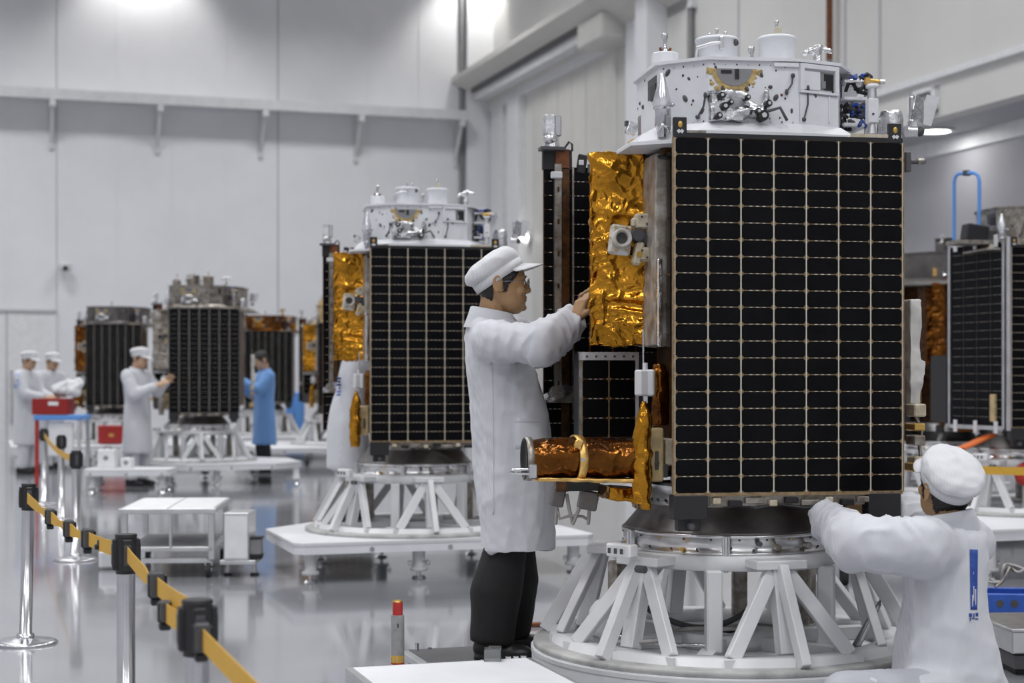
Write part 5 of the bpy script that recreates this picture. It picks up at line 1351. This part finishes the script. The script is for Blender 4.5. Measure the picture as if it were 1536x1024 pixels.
# ------------------------------------------------------------------ barrier posts and belts
HP = .79
def make_post(x, y, label, lean=(0, 0)):
    s = empty('stanchion', (x, y, 0)); tag(s, label, 'barrier post', 'steel barrier posts'); s.rotation_euler = (lean[1], lean[0], 0)
    mb = MB('steel', 'black'); mb.lathe([(.001, .034), (.045, .033), (.06, .028), (.12, .02), (.152, .016), (.158, .010), (.158, 0), (.001, 0)], seg=40); mb.build('base', s)
    mb = MB('steel'); mb.lathe([(.046, .033), (.042, .05), (.031, .052), (.031, HP - .12)], seg=24); mb.build('pole', s)
    mb = MB('black_plastic', 'dark_grey', 'yellow_belt')
    mb.cyl((0, 0, HP - .125), (0, 0, HP), .034, .036, 20); mb.cyl((0, 0, HP), (0, 0, HP + .008), .038, .036, 20)
    for k in range(4):
        t = R(20) + k * PI / 2; c = V((math.cos(t), math.sin(t), 0)) * .036; mb.box((c.x, c.y, HP - .06), (.02, .032, .105), RZ(t), 0, .004); mb.box((c.x * 1.25, c.y * 1.25, HP - .06), (.006, .022, .07), RZ(t), 1, .002)
    mb.build('post_head', s)
    return s
p1 = V((P(38, 0, 8.15).x, 8.15, 0)); p3 = V((P(189, 0, 5.5).x, 5.5, 0)); p4 = V((P(296, 0, 3.87).x, 3.87, 0)); p2 = V((P(113, 0, 11.9).x, 11.9, 0))
pa = V((P(92, 0, 15.2).x, 15.2, 0)); pb = V((P(66, 0, 17.2).x, 17.2, 0)); pz = V((-.293, 2.6, 0))
make_post(p1.x, p1.y, 'steel barrier post with its whole round base showing at the left edge', (R(1.3), 0))
make_post(p2.x, p2.y, 'steel barrier post left of the steel trolley', (R(.5), 0))
make_post(p3.x, p3.y, 'steel barrier post in front of the trolley, base below the picture')
make_post(p4.x, p4.y, 'nearest steel barrier post, only its black head and pole top showing')
make_post(pa.x, pa.y, 'thin looking barrier post under the blue table end'); make_post(pb.x, pb.y, 'farthest barrier post beside the red table leg')
make_post(P(1440, 0, 10.6).x, 10.6, 'barrier post behind the crouching worker holding the right edge belt'); make_post(P(1660, 0, 10.4).x, 10.4, 'barrier post outside the right edge')

def belt_pt(a, b, t, sag, z0=.735, z1=.735):
    q = a.lerp(b, t); return V((q.x, q.y, z0 + (z1 - z0) * t - sag * 4 * t * (1 - t)))
def make_belt(a, b, label, buckles=(), sag=.03, z0=.735, z1=.735, t0=0.03, t1=.97, w=.052, twist=0.0, thin=()):
    d = (b - a).normalized(); sd = V((-d.y, d.x, 0)); mb = MB('yellow_belt'); N = 48; vs = []
    for i in range(N + 1):
        t = t0 + (t1 - t0) * i / N; q = belt_pt(a, b, t, sag, z0, z1)
        an = twist * math.sin(t * 9); ww = w
        for (tb, f) in thin: ww *= 1 - f * math.exp(-((t - tb) / .035) ** 2)
        u = V((0, 0, 1)) * math.cos(an) + sd * math.sin(an); n = sd * math.cos(an) - V((0, 0, 1)) * math.sin(an)
        vs += [q + u * ww / 2 + n * .001, q - u * ww / 2 + n * .001, q - u * ww / 2 - n * .001, q + u * ww / 2 - n * .001]
    fs = [(4 * i + j, 4 * i + (j + 1) % 4, 4 * i + 4 + (j + 1) % 4, 4 * i + 4 + j) for i in range(N) for j in range(4)] + [(0, 1, 2, 3), (4 * N + 3, 4 * N + 2, 4 * N + 1, 4 * N)]
    mb.add(vs, fs); o = mb.build('barrier_belt'); tag(o, label, 'belt', 'yellow barrier belts')
    for (t, sc_) in buckles:
        q = belt_pt(a, b, t, sag, z0, z1); k = MB('black_plastic', 'dark_grey'); M = RZ(math.atan2(d.y, d.x))
        k.box(q, (.045 * sc_, .05 * sc_, .085 * sc_), M, 0, .01); k.box(q + V((0, 0, -.05 * sc_)), (.03, .03, .02), M, 0, .004)
        k.box(q + d * .03 * sc_ + V((0, 0, .005)), (.02, .04 * sc_, .075 * sc_), M, 1, .006); k.box(q + sd * .028 * sc_, (.03, .008, .06 * sc_), M, 0, .003); k.build('buckle', o)
    return o
def tpx(a, b, px):
    k = (px - 768) / F_PX; d = b - a; return (k * a.y - a.x) / (d.x - k * d.y)
make_belt(p1, p3, 'yellow belt with three black buckles from the left edge post', [(tpx(p1, p3, 75), .9), (tpx(p1, p3, 103), .9), (tpx(p1, p3, 131), .95), (tpx(p1, p3, 148), .25)], sag=.035, thin=[(tpx(p1, p3, 62), .4), (tpx(p1, p3, 90), .5), (tpx(p1, p3, 117), .4)])
ta_ = tpx(p3, p4, 234)
make_belt(p3, p4, 'yellow belt with one large black buckle between the two nearer posts', [(ta_, .95)], sag=.02, thin=[(ta_ - .1, .5)], z1=.765)
e0 = V((P(246, 0, 4.35).x, 4.35, 0)); 
ob = make_belt(e0, p4, 'short lower yellow belt ending in a black clip at the nearest post', [(.02, .75)], sag=0, z0=.70, z1=.715, t0=.02)
make_belt(p4, pz, 'widest yellow belt running out of the bottom edge', [(.04, .9)], sag=.0, z0=.715, z1=.70)
make_belt(pb, p2, 'far yellow belt drooping from the table to the post by the trolley', [], sag=.05)
make_belt(V((P(1440, 0, 10.6).x, 10.6, 0)), V((P(1660, 0, 10.4).x, 10.4, 0)), 'yellow belt at the right edge above the kneeling worker', [], sag=.01)

# ------------------------------------------------------------------ steel trolley and things round it
tr = empty('trolley', (P(266, 0, 11.3).x, 11.3, 0), R(4)); tag(tr, 'low stainless steel trolley with a two panel top', 'trolley')
w2, d2, zt = .305, .48, .455
for sx in (-1, 1):
    mb = MB('white_panel', 'steel_cart'); mb.box((sx * w2 / 2, 0, zt), (w2 - .012, d2 * 2, .018), None, 0, .004); mb.build('top_panel', tr)
mb = MB('steel_cart')
for sy in (-1, 1): mb.box((0, sy * d2, zt - .012), (w2 * 2 + .03, .03, .035), None, 0, .004)
for sx in (-1, 1): mb.box((sx * w2, 0, zt - .012), (.03, d2 * 2, .035), None, 0, .004)
mb.box((0, 0, zt - .018), (.03, d2 * 2, .02)); mb.build('top_frame', tr)
for sx in (-1, 1):
    for sy in (-1, 1):
        mb = MB('steel_cart'); mb.box((sx * (w2 - .02), sy * (d2 - .03), .28), (.04, .04, .33), None, 0, .004); mb.build('leg', tr)
        mb = MB('rubber', 'steel_cart'); mb.cyl((sx * (w2 - .04) - .015, sy * (d2 - .04), .05), (sx * (w2 - .04) + .015, sy * (d2 - .04), .05), .05, seg=18); mb.box((sx * (w2 - .04), sy * (d2 - .04) + .01, .095), (.05, .05, .04), None, 1, .004); mb.cyl((sx * (w2 - .04) - .02, sy * (d2 - .04), .05), (sx * (w2 - .04) + .02, sy * (d2 - .04), .05), .014, seg=10, mi=1); mb.build('caster', tr)
mb = MB('steel_cart', 'grey'); mb.box((0, 0, .19), (w2 * 2 - .02, d2 * 2 - .02, .03), None, 0, .004); mb.box((0, 0, .206), (w2 * 2 - .08, d2 * 2 - .08, .004), None, 1); mb.box((0, -d2 + .02, .115), (w2 * 2 - .1, .03, .03)); mb.build('lower_shelf', tr)
mb = MB('steel_cart'); mb.cyl((0.02, -d2 + .0, .2), (.02, -d2, zt - .02), .011, seg=8); mb.build('brace', tr)
bx = empty('equipment_cabinet', (P(362, 0, 11.0).x, 11.0, 0)); tag(bx, 'grey metal box standing right of the steel trolley', 'cabinet')
mb = MB('steel_cart', 'white_panel'); mb.box((-.01, 0, .27), (.17, .3, .32), None, 0, .006); mb.box((-.01, -.152, .27), (.15, .006, .28), None, 1); mb.build('body', bx)
mb = MB('steel_cart'); mb.box((0, 0, .10), (.24, .3, .03), None, 0, .004); mb.build('base_plate', bx)
for sx in (-1, 1):
    mb = MB('steel', 'black'); mb.cyl((sx * .09, 0, .012), (sx * .09, 0, .09), .012, seg=8); mb.cyl((sx * .09, 0, 0), (sx * .09, 0, .014), .03, seg=14, mi=1); mb.build('foot', bx)
mb = MB('black', 'grey'); mb.box((.105, -.05, .19), (.085, .1, .13), None, 1, .006); mb.box((.105, -.05, .135), (.09, .11, .04), None, 0, .006); mb.box((.105, -.05, .258), (.095, .11, .012), None, 0); mb.build('control_unit', bx)
jg = empty('jerrycan', (P(165, 0, 11.35).x, 11.35, 0), R(12)); tag(jg, 'small white plastic can on the floor left of the trolley', 'can')
mb = MB('plastic_white'); mb.box((0, 0, .07), (.15, .1, .13), None, 0, .018); mb.tube([(-.04, 0, .13), (-.03, 0, .16), (.03, 0, .16), (.045, 0, .13)], .01, 8); mb.build('body', jg)
mb = MB('white_panel'); mb.cyl((.055, 0, .13), (.055, 0, .155), .018, seg=12); mb.build('lid', jg)

# ------------------------------------------------------------------ round the worker's feet
st = empty('step_platform', (P(716, 0, 6.9).x, 6.86, 0), R(18.2)); tag(st, 'dark low floor plate the standing worker stands on', 'platform')
mb = MB('dark_grey', 'steel_cart', 'dark_grey'); mb.box((-.0, -.02, .142), (.46, .56, .026), None, 0, .003); mb.box((-.245, -.02, .136), (.04, .56, .03), None, 1, .004); mb.build('plate', st)
for sx in (-1, 1):
    for sy in (-1, 1):
        mb = MB('dark_grey'); mb.box((sx * .19, sy * .22 - .02, .065), (.05, .05, .13), None, 0, .003); mb.build('foot', st)
for (x, y) in ((-.2, .23), (-.14, .24)):
    mb = MB('steel'); mb.cyl((x, y, .155), (x, y, .185 if x < -.17 else .162), .009, seg=10); mb.build('locating_pin', st)
q = P(739, 986, 6.16)
g = empty('plastic_cup', (q.x, 6.12, .264)); tag(g, 'small clear plastic cup on the edge of the white topped platform', 'cup')
mb = MB('clear_plastic'); mb.box((0, 0, .003), (.06, .06, .006), None, 0, .001)
for (x, y, sx, sy) in ((-.03, 0, .003, .06), (.03, 0, .003, .06), (0, -.03, .06, .003), (0, .03, .06, .003)): mb.box((x, y, .024), (sx, sy, .045))
mb.build('cup_body', g); mb = MB('clear_plastic', 'steel'); mb.box((.01, 0, .049), (.045, .066, .004), None, 0, .001); mb.build('lid', g)
q = P(597, 0, 6.22)
mk = empty('marker_post', (q.x, 6.2, 0)); tag(mk, 'short grey marker post with a red top behind the white topped platform', 'post')
mb = MB('grey_post', 'black'); mb.cyl((0, 0, .27), (0, 0, .425), .0255, seg=24); mb.tube([(.003, -.026, .38), (.004, -.0262, .39), (.001, -.0262, .395)], .0022, 6, 1); mb.build('body', mk)
mb = MB('red', 'brass'); mb.cyl((0, 0, .425), (0, 0, .474), .0195, seg=22); mb.cyl((0, 0, .474), (0, 0, .480), .0195, .017, 22, 1); mb.build('red_top', mk, 'red top')
mb = MB('yellow_belt', 'red', 'tan_paint'); mb.cyl((0, 0, .245), (0, 0, .272), .0258, seg=24); mb.cyl((0, 0, .05), (0, 0, .245), .0257, seg=24, mi=1)
for k in range(5): t = R(-150 + 30 * k); mb.box((.0262 * math.cos(t), .0262 * math.sin(t), .258), (.003, .006, .02), RZ(t), 2)
mb.build('striped_band', mk); mb = MB('grey'); mb.cyl((0, 0, 0), (0, 0, .05), .05, .03, 20); mb.build('base', mk)
q = P(795, 940, 8.7); sl = MB('rust', 'dark_grey'); sl.box((q.x, 8.7, .012), (.12, .03, .022), RZ(.1), 0, .004); sl.box((q.x + .06, 8.7, .008), (.07, .02, .014), None, 1, .003); tag(sl.build('tool'), 'small brown hand tool on the floor behind the worker legs', 'tool')

# cables and rod inside the near stand
rc = random.Random(21)
def cable(pts, r, mt, label, k=5):
    out = []
    n = len(pts)
    for i in range(n - 1):
        p0, p1_, p2_, p3_ = V(pts[max(i - 1, 0)]), V(pts[i]), V(pts[i + 1]), V(pts[min(i + 2, n - 1)])
        for j in range(k):
            t = j / k; out.append(.5 * ((2 * p1_) + (p2_ - p0) * t + (2 * p0 - 5 * p1_ + 4 * p2_ - p3_) * t * t + (3 * p1_ - p0 - 3 * p2_ + p3_) * t ** 3))
    out.append(V(pts[-1])); mb = MB(mt); mb.tube(out, r, 6); return tag(mb.build('cable'), label, 'cable', 'loose cables')
zc_ = .265 + .062
cable([(CX - .45, CY - .35, zc_), (CX - .3, CY - .42, zc_ + .02), (CX - .2, CY - .1, zc_ + .01), (CX + .0, CY - .2, zc_ + .03), (CX + .1, CY + .1, zc_), (CX + .3, CY + .0, zc_)], .009, 'cable', 'pale cable looping over the crossbars inside the nearest stand')
cable([(CX - .35, CY - .1, .45), (CX - .25, CY + .1, .36), (CX - .1, CY - .05, zc_ + .01), (CX + .05, CY - .12, .40), (CX + .12, CY - .1, .50)], .012, 'dark_grey', 'dark cable rising through the middle of the nearest stand')
cable([(CX - .5, CY + .1, zc_), (CX - .46, CY - .05, .40), (CX - .44, CY - .1, .46), (CX - .46, CY - .15, .38), (CX - .4, CY - .3, zc_), (CX - .1, CY - .42, zc_)], .007, 'silver_foil', 'shiny cable near the left posts of the nearest stand')
rd = MB('steel', 'dark_grey'); a_, b_ = P(1283, 985, 6.2), P(1318, 905, 6.35); a_.z = max(a_.z, .30); rd.cyl(a_, b_, .016, .012, 12); rd.cyl(b_, b_ + (b_ - a_) * .12, .006, seg=8); rd.box(a_, (.05, .05, .02), None, 1, .004); tag(rd.build('rod'), 'dark metal rod leaning inside the right of the nearest stand', 'rod')
bg = MB(); bg.ell((CX - .50, CY - .12, .265 + .10), (.05, .09, .085)); bg.ell((CX - .44, CY - .02, .265 + .08), (.06, .06, .06)); me = soft(bg, .01, 2); c2 = get_co(me); set_co(me, c2 + get_no(me) * (.012 * np_noise(c2, 12, 2))[:, None]); tag(finish(me, 'plastic_bag', ['white_panel']), 'crumpled white bag inside the left of the nearest stand', 'bag')
# small trolley seen through the near stand
tq = empty('equipment_trolley', (P(1256, 0, 10.6).x, 10.6, 0)); tag(tq, 'low white trolley with black wheels seen through the nearest stand', 'trolley')
mb = MB('white_panel', 'grey'); mb.box((0, 0, .2), (.36, .4, .16), None, 0, .02); mb.box((.1, -.202, .2), (.08, .01, .1), None, 1); mb.build('body', tq)
for x in (-.13, .02, .13):
    mb = MB('rubber', 'dark_grey'); mb.cyl((x - .02, -.12, .06), (x + .02, -.12, .06), .06, seg=16); mb.box((x, -.1, .12), (.05, .06, .05), None, 1, .004); mb.build('wheel', tq)
mb = MB('orange'); mb.box((-.13, -.205, .245), (.09, .01, .05), None, 0, .003); mb.build('tag', tq)

# ------------------------------------------------------------------ right edge
ty = empty('cable_tray', (P(1522, 0, 9.3).x, 9.3, 0), R(-6)); tag(ty, 'blue plastic tray heaped with cables on the floor at the right edge', 'tray')
mb = MB('blue_plastic', 'dark_grey', 'aluminium_worn'); L_ = .36
for (c_, s_) in (((0, -.14, .06), (L_, .02, .11)), ((0, .14, .06), (L_, .02, .11)), ((-L_ / 2, 0, .06), (.02, .28, .11)), ((L_ / 2, 0, .06), (.02, .28, .11)), ((0, 0, .01), (L_, .28, .02))): mb.box(c_, s_, None, 0, .006)
mb.build('tray_body', ty)
for x in (-.11, -.03, .07):
    mb = MB('dark_grey'); mb.cyl((x, -.153, .06), (x, -.149, .06), .022, seg=14); mb.build('port', ty)
for i in range(4):
    o = ty.location; pts = []
    for k in range(7): pts.append(o + V((-.14 + .05 * k + rc.uniform(-.03, .03), rc.uniform(-.09, .09), (.11 + (.10 if k in (2, 3, 4) else .02) + rc.uniform(0, .05)))))
    cable(pts, .008, ('cable', 'aluminium_worn', 'cable', 'dark_grey')[i], ('pale cable on the blue tray, topmost loop', 'shiny cable heaped on the blue tray', 'thin pale cable at the left of the blue tray', 'dark cable coiled on the blue tray')[i])
cs_ = empty('equipment_case', (P(1545, 0, 7.5).x, 7.5, 0), R(4)); tag(cs_, 'silver edged grey case on the floor right of the crouching worker', 'case')
mb = MB('steel_cart', 'grey', 'aluminium'); mb.box((0, 0, .15), (.36, .5, .10), None, 0, .006); mb.box((0, 0, .205), (.37, .51, .014), None, 2, .004); mb.build('body', cs_)
for sx in (-1, 1): mb = MB('aluminium'); mb.box((sx * .1, -.254, .15), (.012, .01, .08)); mb.build('latch_strip', cs_)
mb = MB('dark_grey'); mb.box((0, 0, .06), (.32, .46, .06)); mb.build('skid', cs_)
for sx in (-1, 1): mb = MB('rubber'); mb.box((sx * .12, 0, .016), (.05, .4, .032), None, 0, .004); mb.build('runner', cs_)
a_ = s7.location + V((-.12, -.46, 0))
rl = empty('safety_disc', (a_.x, a_.y - .0, .63)); tag(rl, 'round red cover hanging on the stand at the right edge', 'cover')
mb = MB('red', 'red_dark'); mb.lathe([(.001, -.03), (.07, -.026), (.085, -.01), (.085, .015), (.001, .02)], seg=24, M=RX(PI / 2)); mb.build('cover_body', rl); mb = MB('steel'); mb.cyl((0, 0, .08), (0, .02, .12), .008, seg=8); mb.build('hook', rl)
tp = MB('orange', 'dark_grey'); q = wloc(o7, P(1465, 662, 12.0)); tp.box(q, (.3, .12, .02), RY(-.35) @ RZ(.2), 0, .004); tp.build('warning_flap', o7, 'orange flap')

# ------------------------------------------------------------------ far left: blue table with the red crate, low platforms, boxes
tb = empty('work_table', (P(94, 0, 19.6).x, 19.6, 0)); tag(tb, 'blue topped table carrying the red crate at far left', 'table')
mb = MB('blue_light', 'white_panel'); mb.box((0, 0, .86), (.56, .5, .06), None, 0, .01); mb.box((-.03, -.1, .892), (.34, .24, .006), None, 1); mb.build('tabletop', tb)
for sx in (-1, 1):
    for sy in (-1, 1):
        mb = MB('red' if (sx < 0 and sy < 0) else 'steel_cart', 'grey'); mb.box((sx * .25, sy * .2, .415), (.04, .04, .83)); mb.build('leg', tb, 'red leg' if (sx < 0 and sy < 0) else None)
mb = MB('white_panel'); mb.box((.03, -.18, .60), (.3, .05, .4), None, 0, .02); mb.build('drawer', tb)
cr_ = empty('crate', (P(80, 0, 19.5).x, 19.5, .897)); tag(cr_, 'red plastic crate with a pale handle slot on the blue table', 'crate')
mb = MB('red_dark', 'white_panel')
for (c_, s_) in (((0, -.14, .095), (.42, .012, .19)), ((0, .14, .095), (.42, .012, .19)), ((-.21, 0, .095), (.012, .28, .19)), ((.21, 0, .095), (.012, .28, .19)), ((0, 0, .006), (.42, .28, .012))): mb.box(c_, s_, None, 0, .004)
mb.build('crate_body', cr_); mb = MB('white_panel'); mb.box((.04, -.149, .13), (.12, .006, .045), None, 0, .002); mb.build('handle_slot', cr_)
bd = MB(); q = P(100, 0, 19.4); bd.cap((q.x - .12, 19.5, 1.19), (q.x + .08, 19.5, 1.23), .085, .10); bd.cap((q.x - .05, 19.5, 1.18), (q.x + .1, 19.4, 1.18), .08, .07); me = soft(bd, .015, 2); c2 = get_co(me); set_co(me, c2 + get_no(me) * (.015 * np_noise(c2, 9, 2))[:, None]); tag(finish(me, 'cloth_bundle', ['cap_white']), 'white cloth bundle lying on the red crate', 'bundle')
lp = make_deck((P(190, 0, 19.0).x, 19.2, 0), R(3), .50, .30, name='platform', ch=.04, cf=.04, z=.27, feet=[(-.4, -.2), (.4, -.2), (-.4, .2), (.4, .2)]); tag(lp, 'empty low white platform in front of the far white coated worker', 'platform', 'white platforms on screw feet')
for i, (px_, w_, h_, lb) in enumerate(((160, .2, .22, 'white instrument box on the far low platform, left one'), (190, .12, .12, 'small white box on the far low platform, right one'))):
    b_ = empty('instrument_box', (P(px_, 0, 19.2).x, 19.25, .27)); tag(b_, lb, 'box')
    mb = MB('white_panel', 'grey'); mb.box((0, 0, h_ / 2), (w_, .18, h_), None, 0, .008); mb.build('body', b_); mb = MB('grey', 'brass'); mb.cyl((0, -.092, h_ * .55), (0, -.088, h_ * .55), .03, seg=12); mb.build('dial', b_); mb = MB('dark_grey'); mb.tube([(-.04, 0, h_), (-.04, 0, h_ + .03), (.04, 0, h_ + .03), (.04, 0, h_)], .008, 6); mb.build('handle', b_)
rb = empty('storage_box', (P(167, 0, 26.2).x, 26.3, .267)); tag(rb, 'dark red box under the far left satellite', 'box')
mb = MB('red_dark', 'brass'); mb.box((0, 0, .15), (.44, .2, .27), None, 0, .01); mb.build('body', rb); mb = MB('brass'); mb.box((0, -.103, .15), (.08, .006, .05)); mb.build('latch', rb); mb = MB('red'); mb.box((0, 0, .29), (.45, .21, .025), None, 0, .006); mb.build('lid', rb)
cb = empty('cabinet', (P(443, 0, 33.5).x, 33.5, 0)); tag(cb, 'light blue cabinet far behind, right of the blue coated worker', 'cabinet')
mb = MB('blue_light'); mb.box((0, 0, .55), (.34, .4, 1.0), None, 0, .02); mb.build('body', cb)
for sx in (-1, 1): mb = MB('blue_light'); mb.box((sx * .082, -.205, .56), (.15, .012, .9), None, 0, .004); d_ = mb.build('door', cb); mb = MB('steel'); mb.cyl((sx * .02, -.215, .5), (sx * .02, -.215, .6), .006, seg=6); mb.build('handle', d_)
mb = MB('dark_grey'); mb.box((0, 0, .03), (.32, .38, .06)); mb.build('plinth', cb)
